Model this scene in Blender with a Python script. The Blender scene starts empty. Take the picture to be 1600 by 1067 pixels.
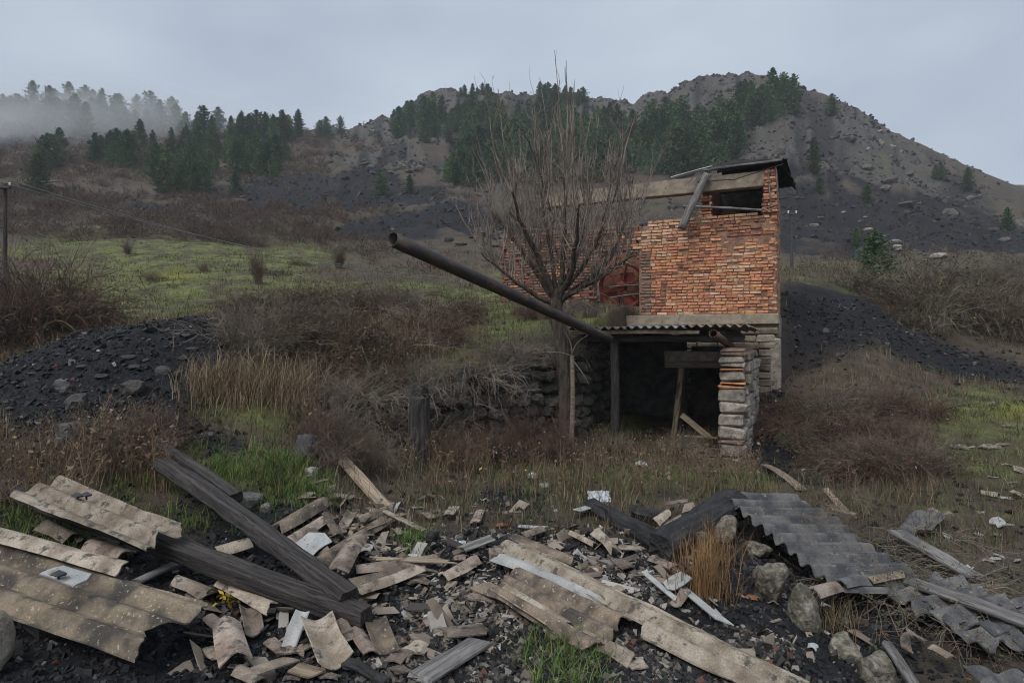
import bpy, math, random
import numpy as np
from mathutils import Vector, Matrix

SC = bpy.context.scene
COL = SC.collection
RNG = np.random.default_rng(11)
random.seed(11)
R = math.radians
HAZE = 0.00055

# ------------------------------------------------------------------ camera
FPX = 950.0            # focal length in pixels of a 1600 px wide frame
CZ = 2.0               # eye height above the yard in front of the shed
cam_d = bpy.data.cameras.new('camera')
cam_d.sensor_width = 36.0
cam_d.lens = 36.0 * FPX / 1600.0
cam_d.clip_start = 0.05
cam_d.clip_end = 3000.0
cam = bpy.data.objects.new('camera', cam_d)
cam.location = (0, 0, CZ)
cam.rotation_euler = (R(90), 0, 0)
COL.objects.link(cam)
SC.camera = cam

# ------------------------------------------------------------------ world: overcast sky
SUN_DIR = Vector((0.34, 0.52, -0.78)).normalized()      # the way the light travels
SUN_EL = math.asin(-SUN_DIR.z)
SUN_ROT = math.atan2(-SUN_DIR.x, -SUN_DIR.y)
world = bpy.data.worlds.new('World')
SC.world = world
world.use_nodes = True
wn, wl = world.node_tree.nodes, world.node_tree.links
wn.clear()
w_out = wn.new('ShaderNodeOutputWorld')
w_sky = wn.new('ShaderNodeTexSky')
w_sky.sky_type = 'NISHITA'
w_sky.sun_disc = False
w_sky.sun_elevation = SUN_EL
w_sky.sun_rotation = SUN_ROT
w_sky.air_density = 1.0
w_sky.dust_density = 4.0
w_b1 = wn.new('ShaderNodeBackground')
w_b1.inputs['Strength'].default_value = 0.05
wl.new(w_sky.outputs['Color'], w_b1.inputs['Color'])
w_tc = wn.new('ShaderNodeTexCoord')
w_map = wn.new('ShaderNodeMapping')
w_map.inputs['Scale'].default_value = (1.0, 1.0, 2.2)
w_no = wn.new('ShaderNodeTexNoise')
w_no.inputs['Scale'].default_value = 2.1
w_no.inputs['Detail'].default_value = 4.0
w_no.inputs['Roughness'].default_value = 0.45
w_ramp = wn.new('ShaderNodeValToRGB')
w_ramp.color_ramp.elements[0].position = 0.32
w_ramp.color_ramp.elements[0].color = (0.37, 0.43, 0.52, 1)
w_ramp.color_ramp.elements[1].position = 0.68
w_ramp.color_ramp.elements[1].color = (0.56, 0.62, 0.70, 1)
wl.new(w_tc.outputs['Generated'], w_map.inputs['Vector'])
wl.new(w_map.outputs['Vector'], w_no.inputs['Vector'])
wl.new(w_no.outputs['Fac'], w_ramp.inputs['Fac'])
w_b2 = wn.new('ShaderNodeBackground')
w_b2.inputs['Strength'].default_value = 0.79
wl.new(w_ramp.outputs['Color'], w_b2.inputs['Color'])
w_mix = wn.new('ShaderNodeMixShader')
w_mix.inputs['Fac'].default_value = 0.86
wl.new(w_b1.outputs['Background'], w_mix.inputs[1])
wl.new(w_b2.outputs['Background'], w_mix.inputs[2])
wl.new(w_mix.outputs['Shader'], w_out.inputs['Surface'])

sun_d = bpy.data.lights.new('sun', 'SUN')
sun_d.energy = 1.5
sun_d.angle = R(35)
sun_d.color = (1.0, 0.975, 0.94)
sun = bpy.data.objects.new('sun', sun_d)
sun.rotation_euler = SUN_DIR.to_track_quat('-Z', 'Y').to_euler()
sun.location = (-20, -30, 60)
COL.objects.link(sun)

SC.view_settings.view_transform = 'Standard'
SC.view_settings.look = 'None'
SC.view_settings.exposure = 0.68
SC.view_settings.gamma = 1.0
SC.view_settings.use_curve_mapping = False
SC.cycles.use_denoising = True
SC.cycles.filter_width = 1.05
SC.cycles.max_bounces = 4
SC.cycles.diffuse_bounces = 2
SC.cycles.use_adaptive_sampling = True
SC.cycles.adaptive_threshold = 0.012
SC.cycles.volume_bounces = 1
SC.cycles.transparent_max_bounces = 8

# ------------------------------------------------------------------ helpers: meshes
def mesh_np(name, V, F, mats=None, smooth=False, col=None, mi=None):
    """mesh from numpy vertices and a face array (or list of face arrays)"""
    V = np.asarray(V, np.float32)
    if isinstance(F, np.ndarray):
        F = [F]
    F = [np.asarray(f, np.int32) for f in F if len(f)]
    me = bpy.data.meshes.new(name)
    me.vertices.add(len(V))
    me.vertices.foreach_set('co', V.ravel())
    nl = sum(f.size for f in F)
    npoly = sum(len(f) for f in F)
    me.loops.add(nl)
    me.polygons.add(npoly)
    me.loops.foreach_set('vertex_index', np.concatenate([f.ravel() for f in F]))
    tot = np.concatenate([np.full(len(f), f.shape[1], np.int32) for f in F])
    st = np.concatenate([[0], np.cumsum(tot)[:-1]]).astype(np.int32)
    me.polygons.foreach_set('loop_start', st)
    me.polygons.foreach_set('loop_total', tot)
    if mi is not None:
        me.polygons.foreach_set('material_index', np.asarray(mi, np.int32))
    me.polygons.foreach_set('use_smooth', np.full(npoly, smooth, bool))
    for m in (mats if isinstance(mats, (list, tuple)) else [mats]):
        if m is not None:
            me.materials.append(m)
    if col is not None:
        a = me.color_attributes.new('tint', 'FLOAT_COLOR', 'POINT')
        c = np.ones((len(V), 4), np.float32)
        col = np.asarray(col, np.float32)
        c[:, :col.shape[1]] = col
        a.data.foreach_set('color', c.ravel())
    me.update(calc_edges=True)
    return me

def link(name, data, parent=None, label=None, cat=None, group=None, kind=None, M=None):
    o = bpy.data.objects.new(name, data)
    COL.objects.link(o)
    if parent is not None:
        o.parent = parent
    if M is not None:
        o.matrix_basis = M
    if label: o['label'] = label
    if cat: o['category'] = cat
    if group: o['group'] = group
    if kind: o['kind'] = kind
    return o

class Bag:
    """collects pieces into one mesh"""
    def __init__(s): s.V = []; s.F3 = []; s.F4 = []; s.C = []; s.n = 0
    def add(s, V, F, c=None):
        V = np.asarray(V, float)
        fs = F if isinstance(F, list) else [F]
        for f in fs:
            f = np.asarray(f, int)
            if not len(f): continue
            (s.F3 if f.shape[1] == 3 else s.F4).append(f + s.n)
        s.V.append(V)
        if c is not None:
            c = np.asarray(c, float)
            if c.ndim == 1: c = np.tile(c, (len(V), 1))
            s.C.append(c)
        s.n += len(V)
    def mesh(s, name, mats, smooth=False):
        F = []
        if s.F3: F.append(np.concatenate(s.F3))
        if s.F4: F.append(np.concatenate(s.F4))
        C = np.concatenate(s.C) if s.C else None
        return mesh_np(name, np.concatenate(s.V), F, mats, smooth, C)

def tubes(P, rad, sides=3):
    """N tubes along K points each: P (N,K,3), rad (N,K)"""
    P = np.asarray(P, float); rad = np.asarray(rad, float)
    N, K, _ = P.shape
    T = np.gradient(P, axis=1)
    T /= np.linalg.norm(T, axis=2, keepdims=True) + 1e-9
    ref = np.zeros_like(T); ref[..., 0] = 1.0
    flip = np.abs(T[..., 0]) > 0.8
    ref[flip] = (0, 1, 0)
    n = np.cross(T, ref); n /= np.linalg.norm(n, axis=2, keepdims=True) + 1e-9
    b = np.cross(T, n)
    a = np.arange(sides) * 2 * math.pi / sides
    V = P[:, :, None, :] + rad[:, :, None, None] * (np.cos(a)[None, None, :, None] * n[:, :, None, :] + np.sin(a)[None, None, :, None] * b[:, :, None, :])
    idx = np.arange(N * K * sides).reshape(N, K, sides)
    q = np.stack([idx[:, :-1, :], np.roll(idx, -1, 2)[:, :-1, :], np.roll(idx, -1, 2)[:, 1:, :], idx[:, 1:, :]], -1)
    return V.reshape(-1, 3), q.reshape(-1, 4)

def hash2(xi, yi, seed):
    h = (xi.astype(np.int64) * 374761393 + yi.astype(np.int64) * 668265263 + seed * 974634777) & 0xffffffff
    h = ((h ^ (h >> 13)) * 1274126177) & 0xffffffff
    h = h ^ (h >> 16)
    return (h & 0xffff) / 65535.0

def vnoise(x, y, seed=0):
    xi = np.floor(x); yi = np.floor(y)
    fx = x - xi; fy = y - yi
    fx = fx * fx * (3 - 2 * fx); fy = fy * fy * (3 - 2 * fy)
    a = hash2(xi, yi, seed); b = hash2(xi + 1, yi, seed); c = hash2(xi, yi + 1, seed); d = hash2(xi + 1, yi + 1, seed)
    return (a * (1 - fx) + b * fx) * (1 - fy) + (c * (1 - fx) + d * fx) * fy

def fbm(x, y, octv=4, seed=0):
    s = 0; a = 0.5; t = 0
    for i in range(octv):
        s = s + a * vnoise(x * 2 ** i + 17.3 * i, y * 2 ** i - 9.1 * i, seed + i); t += a; a *= 0.5
    return s / t

def sstep(a, b, x):
    t = np.clip((x - a) / (b - a), 0, 1)
    return t * t * (3 - 2 * t)

# ------------------------------------------------------------------ helpers: materials
def mat(name, c1, c2, scale=4.0, rough=0.9, c3=None, s3=20.0, lo=0.35, hi=0.65, lo3=0.55, hi3=0.7, bump=0.3, bscale=30.0,
        stretch=None, coord='Object', rand=0.0, tint=False, spec=0.25, metal=0.0, bdist=0.01, detail=4.0):
    m = bpy.data.materials.new(name)
    m.use_nodes = True
    nt = m.node_tree; N = nt.nodes; L = nt.links
    bs = N['Principled BSDF']
    bs.inputs['Roughness'].default_value = rough
    bs.inputs['Specular IOR Level'].default_value = spec
    bs.inputs['Metallic'].default_value = metal
    tc = N.new('ShaderNodeTexCoord')
    mp = N.new('ShaderNodeMapping')
    if stretch: mp.inputs['Scale'].default_value = stretch
    L.new(tc.outputs[coord], mp.inputs['Vector'])
    oi = N.new('ShaderNodeObjectInfo')
    off = N.new('ShaderNodeVectorMath'); off.operation = 'MULTIPLY_ADD'
    comb = N.new('ShaderNodeCombineXYZ')
    L.new(oi.outputs['Random'], comb.inputs[0]); L.new(oi.outputs['Random'], comb.inputs[1])
    off.inputs[1].default_value = (37.0, 53.0, 0)
    L.new(comb.outputs[0], off.inputs[0]); L.new(mp.outputs['Vector'], off.inputs[2])
    def noise(sc, det=detail, ro=0.6):
        n = N.new('ShaderNodeTexNoise'); n.inputs['Scale'].default_value = sc; n.inputs['Detail'].default_value = det; n.inputs['Roughness'].default_value = ro
        L.new(off.outputs[0], n.inputs['Vector']); return n
    def mapr(src, a, b):
        r = N.new('ShaderNodeMapRange'); r.inputs['From Min'].default_value = a; r.inputs['From Max'].default_value = b; r.interpolation_type = 'SMOOTHSTEP'
        L.new(src, r.inputs['Value']); return r.outputs['Result']
    def mix(f, a, b, mode='MIX'):
        x = N.new('ShaderNodeMix'); x.data_type = 'RGBA'; x.blend_type = mode
        if isinstance(f, float): x.inputs['Factor'].default_value = f
        else: L.new(f, x.inputs['Factor'])
        for i, s in ((6, a), (7, b)):
            if isinstance(s, tuple): x.inputs[i].default_value = (*s, 1)
            else: L.new(s, x.inputs[i])
        return x.outputs[2]
    c = mix(mapr(noise(scale).outputs['Fac'], lo, hi), c1, c2)
    if c3 is not None:
        c = mix(mapr(noise(s3, 4.0, 0.65).outputs['Fac'], lo3, hi3), c, c3)
    if bump > 0:
        sv = N.new('ShaderNodeMapRange'); sv.inputs['From Min'].default_value = .3; sv.inputs['From Max'].default_value = .7; sv.inputs['To Min'].default_value = .66; sv.inputs['To Max'].default_value = 1.3
        L.new(noise(bscale * 1.6, 3.0, .75).outputs['Fac'], sv.inputs['Value'])
        gc = N.new('ShaderNodeCombineColor')
        for ch in range(3): L.new(sv.outputs['Result'], gc.inputs[ch])
        c = mix(1.0, c, gc.outputs[0], 'MULTIPLY')
    if tint:
        at = N.new('ShaderNodeAttribute'); at.attribute_name = 'tint'
        c = mix(1.0, c, at.outputs['Color'], 'MULTIPLY')
    if rand > 0:
        hs = N.new('ShaderNodeHueSaturation')
        r1 = N.new('ShaderNodeMapRange'); r1.inputs['To Min'].default_value = 1 - rand; r1.inputs['To Max'].default_value = 1 + rand
        L.new(oi.outputs['Random'], r1.inputs['Value']); L.new(r1.outputs['Result'], hs.inputs['Value'])
        w = N.new('ShaderNodeMath'); w.operation = 'MULTIPLY'; w.inputs[1].default_value = 7.31
        fr = N.new('ShaderNodeMath'); fr.operation = 'FRACT'
        L.new(oi.outputs['Random'], w.inputs[0]); L.new(w.outputs[0], fr.inputs[0])
        r2 = N.new('ShaderNodeMapRange'); r2.inputs['To Min'].default_value = 0.5 - rand * 0.06; r2.inputs['To Max'].default_value = 0.5 + rand * 0.06
        L.new(fr.outputs[0], r2.inputs['Value']); L.new(r2.outputs['Result'], hs.inputs['Hue'])
        L.new(c, hs.inputs['Color']); c = hs.outputs['Color']
    L.new(c, bs.inputs['Base Color'])
    if bump > 0:
        bn = noise(bscale, 4.0, 0.7)
        bp = N.new('ShaderNodeBump'); bp.inputs['Strength'].default_value = bump; bp.inputs['Distance'].default_value = bdist
        L.new(bn.outputs['Fac'], bp.inputs['Height']); L.new(bp.outputs['Normal'], bs.inputs['Normal'])
    return m

M = {}
M['brick_orange'] = mat('brick_orange', (0.40, 0.165, 0.085), (0.54, 0.275, 0.155), 9, c3=(0.20, 0.075, 0.04), s3=14, lo3=0.55, hi3=0.75, bump=0.6, bscale=60, rand=0.2, bdist=0.006)
M['brick_buff'] = mat('brick_buff', (0.44, 0.275, 0.175), (0.55, 0.38, 0.25), 8, c3=(0.28, 0.15, 0.085), s3=14, bump=0.6, bscale=60, rand=0.2, bdist=0.006)
M['brick_dark'] = mat('brick_dark', (0.18, 0.078, 0.055), (0.29, 0.135, 0.09), 9, c3=(0.09, 0.04, 0.035), s3=14, bump=0.6, bscale=60, rand=0.28, bdist=0.006)
M['brick_grey'] = mat('brick_grey', (0.15, 0.105, 0.085), (0.24, 0.16, 0.12), 9, c3=(0.10, 0.08, 0.07), s3=14, bump=0.6, bscale=60, rand=0.25, bdist=0.006)
M['mortar'] = mat('mortar', (0.17, 0.10, 0.072), (0.31, 0.185, 0.125), 6, c3=(0.10, 0.06, 0.045), s3=30, bump=1.0, bscale=40, bdist=0.02)
M['concrete'] = mat('concrete', (0.20, 0.165, 0.125), (0.31, 0.26, 0.20), 5, c3=(0.11, 0.095, 0.08), s3=11, lo3=0.55, hi3=0.75, bump=0.8, bscale=45, bdist=0.012)
M['block'] = mat('block', (0.22, 0.19, 0.16), (0.38, 0.33, 0.28), 9, c3=(0.12, 0.104, 0.088), s3=7, bump=1.0, bscale=40, bdist=0.02, rand=0.18)
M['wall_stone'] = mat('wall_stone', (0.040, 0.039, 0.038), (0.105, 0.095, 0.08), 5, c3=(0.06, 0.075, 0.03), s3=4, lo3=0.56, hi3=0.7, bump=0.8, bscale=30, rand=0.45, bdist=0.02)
M['house_stone'] = mat('house_stone', (0.17, 0.145, 0.115), (0.28, 0.235, 0.18), 4, c3=(0.10, 0.09, 0.075), s3=9, bump=0.9, bscale=30, rand=0.22, bdist=0.02)
M['asb'] = mat('asbestos_beige', (0.185, 0.145, 0.112), (0.36, 0.305, 0.25), 5.5, c3=(0.085, 0.074, 0.064), s3=13, lo3=0.52, hi3=0.66, bump=0.8, bscale=70, rand=0.24, bdist=0.004)
M['asb_lichen'] = mat('asbestos_lichen', (0.21, 0.165, 0.122), (0.058, 0.050, 0.044), 6, c3=(0.36, 0.31, 0.24), s3=45, lo3=0.60, hi3=0.68, bump=0.7, bscale=60, rand=0.15, bdist=0.006)
M['asb_brown'] = mat('asbestos_brown', (0.125, 0.098, 0.078), (0.25, 0.205, 0.165), 6, c3=(0.05, 0.045, 0.04), s3=9, lo3=0.50, hi3=0.66, bump=0.8, bscale=60, rand=0.25, bdist=0.006)
M['asb_dark'] = mat('asbestos_dark', (0.060, 0.062, 0.070), (0.15, 0.145, 0.14), 5, c3=(0.27, 0.235, 0.19), s3=22, lo3=0.60, hi3=0.70, bump=0.5, bscale=70, rand=0.1, bdist=0.005)
M['asb_grey'] = mat('asbestos_grey', (0.30, 0.31, 0.31), (0.40, 0.40, 0.39), 5, c3=(0.22, 0.2, 0.17), s3=12, bump=0.3, bscale=120, rand=0.12, bdist=0.003)
M['wood_dark'] = mat('wood_dark', (0.030, 0.027, 0.027), (0.088, 0.077, 0.072), 4, c3=(0.013, 0.012, 0.012), s3=8, lo3=0.53, hi3=0.62, stretch=(0.5, 12, 12), bump=0.9, bscale=12, rand=0.12, bdist=0.012, spec=0.3, rough=0.8)
M['wood_grey'] = mat('wood_grey', (0.10, 0.096, 0.092), (0.22, 0.21, 0.20), 3, c3=(0.075, 0.07, 0.066), s3=5, lo3=0.54, hi3=0.64, stretch=(0.7, 9, 9), bump=0.8, bscale=8, rand=0.18, bdist=0.008)
M['wood_tan'] = mat('wood_tan', (0.18, 0.135, 0.095), (0.30, 0.24, 0.175), 3, c3=(0.08, 0.062, 0.05), s3=5, lo3=0.56, hi3=0.66, stretch=(0.7, 9, 9), bump=0.7, bscale=8, rand=0.18, bdist=0.006)
M['charred'] = mat('charred', (0.010, 0.010, 0.011), (0.030, 0.029, 0.030), 6, c3=(0.07, 0.07, 0.075), s3=9, lo3=0.6, hi3=0.7, stretch=(1, 4, 4), bump=1.0, bscale=9, bdist=0.02, spec=0.4, rough=0.65)
M['tar'] = mat('tar_felt', (0.010, 0.010, 0.010), (0.024, 0.023, 0.022), 4, bump=0.6, bscale=20, spec=0.3)
M['pipe'] = mat('pipe_metal', (0.030, 0.028, 0.028), (0.062, 0.054, 0.050), 5, c3=(0.12, 0.072, 0.048), s3=6, lo3=0.50, hi3=0.68, bump=0.7, bscale=50, spec=0.45, rough=0.55, bdist=0.004, stretch=(0.6, 2, 2))
M['rust'] = mat('rust', (0.09, 0.055, 0.042), (0.15, 0.09, 0.065), 6, bump=0.4, bscale=50)
M['red_iron'] = mat('red_iron', (0.15, 0.022, 0.016), (0.24, 0.045, 0.028), 4, c3=(0.07, 0.025, 0.02), s3=10, bump=0.3, bscale=50, spec=0.35, rough=0.6)
M['bark'] = mat('bark', (0.034, 0.028, 0.023), (0.090, 0.072, 0.056), 7, c3=(0.075, 0.082, 0.04), s3=5, lo3=0.58, hi3=0.72, stretch=(3, 3, 0.7), bump=1.0, bscale=12, bdist=0.02)
M['twig'] = mat('twig', (0.14, 0.112, 0.094), (0.29, 0.24, 0.20), 3, c3=(0.08, 0.055, 0.045), s3=2, bump=0)
M['twig_red'] = mat('twig_red', (0.070, 0.046, 0.036), (0.130, 0.086, 0.064), 3, c3=(0.07, 0.05, 0.04), s3=2, bump=0, rand=0.15)
M['twig_grey'] = mat('twig_grey', (0.095, 0.078, 0.063), (0.19, 0.158, 0.125), 3, bump=0, rand=0.15)
M['leaf'] = mat('leaf', (1, 1, 1), (0.75, 0.75, 0.75), 6, bump=0, tint=True, rand=0.12)
M['grass'] = mat('grass_blade', (1, 1, 1), (0.7, 0.7, 0.7), 1.5, bump=0, tint=True, coord='Object', rough=0.85)
M['pine'] = mat('pine_needles', (0.035, 0.070, 0.034), (0.075, 0.125, 0.050), 1.2, c3=(0.115, 0.165, 0.06), s3=3.0, bump=0, rand=0.38, rough=0.9)
M['pine_trunk'] = mat('pine_trunk', (0.06, 0.045, 0.035), (0.10, 0.08, 0.06), 4, bump=0.3)
M['rock'] = mat('rock', (0.055, 0.052, 0.048), (0.12, 0.112, 0.10), 3, c3=(0.055, 0.054, 0.05), s3=9, bump=0.9, bscale=22, rand=0.35, bdist=0.03)
M['rock_pale'] = mat('rock_pale', (0.19, 0.178, 0.163), (0.31, 0.29, 0.265), 3, c3=(0.15, 0.14, 0.13), s3=9, bump=0.8, bscale=15, rand=0.25, bdist=0.04)
M['rubble_stone'] = mat('rubble_stone', (0.085, 0.076, 0.060), (0.24, 0.215, 0.175), 22, c3=(0.075, 0.075, 0.05), s3=6, lo3=0.5, hi3=0.66, bump=1.0, bscale=28, rand=0.15, bdist=0.02)
M['slate'] = mat('slate', (0.028, 0.028, 0.031), (0.075, 0.072, 0.070), 4, c3=(0.115, 0.105, 0.088), s3=8, bump=0.8, bscale=30, rand=0.4, bdist=0.015, spec=0.4, rough=0.7)
M['coal'] = mat('coal', (1, 1, 1), (0.6, 0.6, 0.6), 3, bump=0.0, tint=True, spec=0.35, rough=0.75)
M['plastic'] = mat('plastic', (0.36, 0.41, 0.44), (0.50, 0.54, 0.56), 6, bump=0.2, bscale=20, spec=0.5, rough=0.45)
M['white_paint'] = mat('white_paint', (0.5, 0.51, 0.52), (0.62, 0.63, 0.64), 5, bump=0.2)
M['black_cap'] = mat('black_cap', (0.015, 0.015, 0.016), (0.03, 0.03, 0.032), 6, bump=0.2, spec=0.5, rough=0.5)
M['porcelain'] = mat('porcelain', (0.7, 0.7, 0.7), (0.8, 0.8, 0.8), 6, bump=0, spec=0.6, rough=0.3)
M['moss'] = mat('moss', (0.10, 0.125, 0.012), (0.20, 0.21, 0.02), 6, c3=(0.05, 0.06, 0.012), s3=30, bump=1.0, bscale=60, bdist=0.03)
M['wire'] = mat('wire', (0.13, 0.13, 0.14), (0.2, 0.2, 0.2), 4, bump=0)
M['brick_dust'] = mat('brick_dust', (0.20, 0.085, 0.05), (0.30, 0.15, 0.09), 9, bump=0.5, rand=0.2)

# ------------------------------------------------------------------ terrain
# points measured as (bearing in photo columns, photo row, distance along the view): real ground points
def pt(u, v, Y):
    return ((u - 800) / FPX * Y, Y, CZ - (v - 533.5) / FPX * Y)

COMMON = [  # field, hills, ridges
    (-60, 545, 12), (50, 522, 13), (200, 512, 13.5), (320, 508, 14), (100, 480, 18), (300, 484, 18), (500, 470, 18), (-200, 490, 18),
    (200, 430, 30), (400, 436, 28), (0, 420, 30), (-300, 400, 30), (600, 450, 24), (700, 455, 22), (800, 462, 20), (900, 455, 21),
    (100, 345, 58), (250, 350, 58), (400, 382, 48), (-200, 330, 60), (-500, 330, 60), (560, 402, 44), (700, 405, 40), (800, 420, 36), (950, 415, 34), (1100, 420, 32),
    (450, 365, 58), (540, 362, 62), (640, 345, 66), (690, 322, 70), (750, 338, 68), (820, 350, 68), (950, 345, 70), (1100, 345, 70),
    (0, 270, 95), (100, 265, 95), (220, 310, 80), (300, 290, 92), (180, 250, 110), (360, 290, 92), (430, 292, 92), (300, 235, 130), (400, 225, 140),
    (500, 258, 112), (600, 232, 125), (560, 235, 130), (700, 275, 110), (800, 290, 105), (950, 290, 100), (1100, 290, 95),
    (0, 205, 150), (-200, 190, 150), (-500, 200, 150), (100, 195, 155), (200, 200, 160), (280, 205, 170), (380, 205, 185), (450, 208, 195), (520, 212, 200), (560, 202, 195),
    (0, 170, 175), (-200, 160, 175), (100, 172, 178), (200, 185, 185), (-600, 180, 175),
    (610, 188, 180), (650, 158, 190), (700, 145, 195), (760, 147, 195), (820, 158, 190), (900, 154, 180), (1000, 153, 166), (1060, 140, 158), (1120, 127, 150), (1170, 122, 140), (1205, 124, 135),
    (700, 215, 150), (850, 215, 145), (1000, 210, 138), (1120, 200, 125), (1200, 245, 95), (1150, 260, 92),
    (1245, 150, 130), (1300, 175, 127), (1350, 207, 122), (1420, 248, 116), (1500, 292, 110), (1560, 320, 106), (1605, 338, 104), (1750, 410, 100), (2000, 470, 95), (2300, 500, 95),
    (1300, 325, 76), (1400, 330, 76), (1450, 365, 66), (1600, 383, 64), (1800, 430, 62), (1300, 250, 100), (1400, 290, 92),
    (1240, 398, 54), (1400, 400, 52), (1600, 404, 50), (1800, 440, 48), (1240, 424, 44), (1300, 416, 42), (1400, 416, 41), (1500, 416, 40), (1600, 417, 39), (1900, 450, 38),
    (1400, 437, 35), (1550, 440, 34), (1300, 432, 28), (1500, 470, 25), (1620, 470, 25), (1900, 490, 24), (1240, 438, 21), (1170, 440, 21),
    (1235, 447, 18), (1300, 480, 17), (1400, 522, 16), (1500, 560, 15.4), (1600, 590, 14.6), (1800, 600, 14),
    (1100, 440, 20), (1000, 445, 20),
]
BEYOND = [(u, 330, 330) for u in range(-900, 2500, 150)] + [(u, 300, 270) for u in range(-900, 2500, 200)]
UPPER = [  # terrace behind the retaining wall
    (480, 640, 7.8), (550, 612, 9.0), (600, 600, 9.5), (700, 572, 10.1), (800, 556, 10.6), (880, 545, 10.9), (500, 560, 10.5), (600, 530, 12), (700, 520, 12.8), (850, 505, 13.2), (930, 485, 14.2),
    (400, 590, 8.6), (950, 505, 12.6), (1050, 500, 13.3), (1150, 495, 13.6), (600, 490, 15), (420, 530, 11),
    (1000, 478, 15.5), (1100, 470, 16), (1210, 480, 14.5),
]
LOWER = [  # yard
    (480, 715, 6.4), (550, 735, 6.7), (650, 735, 7.3), (720, 728, 7.8), (800, 720, 8.5), (950, 712, 9.6), (1100, 716, 10), (700, 690, 9.4), (850, 685, 10.3), (560, 700, 7.8),
    (1000, 690, 11.5), (1100, 680, 12.3), (1000, 660, 13.2), (1150, 670, 12.6), (1200, 735, 9.4), (1240, 690, 10.6), (1230, 620, 12.4), (1300, 650, 11), (1215, 605, 13.5), (1230, 580, 14.4),
    (400, 720, 6.0), (1340, 560, 14),
]
NEAR = [  # foreground and both sides
    (480, 780, 5.4), (600, 800, 5.8), (800, 800, 6.1), (950, 795, 6.2), (1100, 790, 6.2), (1150, 815, 5.7), (1300, 890, 4.8), (1300, 765, 7.2), (1450, 838, 5.6), (1600, 805, 6.2), (1800, 800, 6.2),
    (1450, 740, 8.0), (1600, 735, 8.0), (1500, 655, 10), (1600, 630, 11.2), (1420, 640, 11), (1450, 600, 13), (1800, 650, 11), (2100, 700, 11),
    (400, 860, 4.6), (600, 880, 4.6), (800, 870, 4.8), (1000, 880, 4.7), (1150, 890, 4.5), (1300, 995, 3.8), (1500, 998, 3.8), (1700, 1000, 3.8),
    (400, 960, 3.8), (600, 970, 3.7), (800, 975, 3.65), (1000, 990, 3.5), (1200, 1000, 3.5), (400, 1067, 3.05), (800, 1080, 3.0), (1200, 1090, 3.0), (1500, 1120, 3.0), (0, 1040, 3.0), (200, 1050, 3.05),
    (0, 930, 3.6), (200, 930, 3.7), (0, 845, 4.2), (200, 850, 4.4), (300, 780, 5.2), (100, 775, 4.9), (-100, 775, 4.8), (200, 720, 5.6), (300, 700, 5.9), (100, 700, 5.6), (-100, 700, 5.6),
    (50, 650, 6.3), (200, 640, 6.6), (280, 650, 6.6), (330, 640, 6.9), (400, 625, 7.4), (450, 650, 7.1), (0, 590, 7.2), (120, 535, 7.7), (220, 512, 8.1), (330, 506, 8.6), (-100, 610, 7.0), (-300, 640, 7),
    (370, 540, 8.6), (420, 580, 8.2), (300, 560, 7.8), (200, 580, 7.3), (60, 560, 7.6), (300, 600, 7.3),
    (150, 530, 9.6), (250, 520, 10.2), (0, 570, 9.2), (-200, 600, 9),
    (-500, 700, 5), (-500, 900, 3.5), (2200, 900, 3.5), (-600, 560, 12), (2200, 640, 13),
]
FLAT = [(th, rr, -1.62 / rr) for th in (-70, -35, 0, 35, 70) for rr in (1.0, 1.6, 2.2)]   # (bearing deg, range, slope of sight)

def coords(L):
    th = []; lr = []; t = []
    for (u, v, Y) in L:
        x, y, z = pt(u, v, Y)
        r = math.hypot(x, y)
        th.append(math.atan2(x, y)); lr.append(math.log(r)); t.append((z - CZ) / r)
    return th, lr, t

class TPS:
    KX = 1.6
    def __init__(s, L, lam=2e-4):
        th, lr, t = coords(L)
        for a, rr, tt in FLAT:
            th.append(R(a)); lr.append(math.log(rr)); t.append(tt)
        for a in (-80, 80):
            for rr in (8, 20, 50, 110, 200):
                th.append(R(a)); lr.append(math.log(rr)); t.append(0.0 if rr < 15 else (0.10 if rr < 120 else 0.04))
        P = np.stack([np.array(th) * s.KX, np.array(lr)], 1)
        n = len(P)
        K = s.k(np.linalg.norm(P[:, None] - P[None], axis=2)) + lam * np.eye(n)
        A = np.zeros((n + 3, n + 3)); A[:n, :n] = K; A[:n, n] = 1; A[:n, n + 1:] = P; A[n, :n] = 1; A[n + 1:, :n] = P.T
        b = np.concatenate([np.array(t), [0, 0, 0]])
        s.w = np.linalg.solve(A, b); s.P = P
    @staticmethod
    def k(r):
        return np.where(r > 1e-9, r * r * np.log(np.maximum(r, 1e-9)), 0.0)
    def __call__(s, th, lr):
        out = np.empty(th.size); Q = np.stack([th.ravel() * s.KX, lr.ravel()], 1)
        for i in range(0, len(Q), 20000):
            q = Q[i:i + 20000]
            d = np.sqrt(((q[:, None, :] - s.P[None]) ** 2).sum(2))
            out[i:i + 20000] = s.k(d) @ s.w[:-3] + s.w[-3] + q @ s.w[-2:]
        return out.reshape(th.shape)

# building frame (right front corner of the brick house, rotated clockwise)
BA = R(25)
BC = np.array([5.9, 13.5])
BX = np.array([math.cos(BA), -math.sin(BA)]); BY = np.array([math.sin(BA), math.cos(BA)])
def bw(x, y):
    p = BC + x * BX + y * BY
    return float(p[0]), float(p[1])

WALL_A = (-2.55, 7.75)                       # retaining wall, front left end
WALL_B = bw(-3.35, -4.0)                     # where it meets the shed
WALL_C = bw(-3.35, 0.22)
WALL_D = bw(-0.22, 0.22)
STEP = [(-14, 5.5), WALL_A, WALL_B, WALL_C, WALL_D, bw(-0.22, 3.2), (13, 30)]

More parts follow.
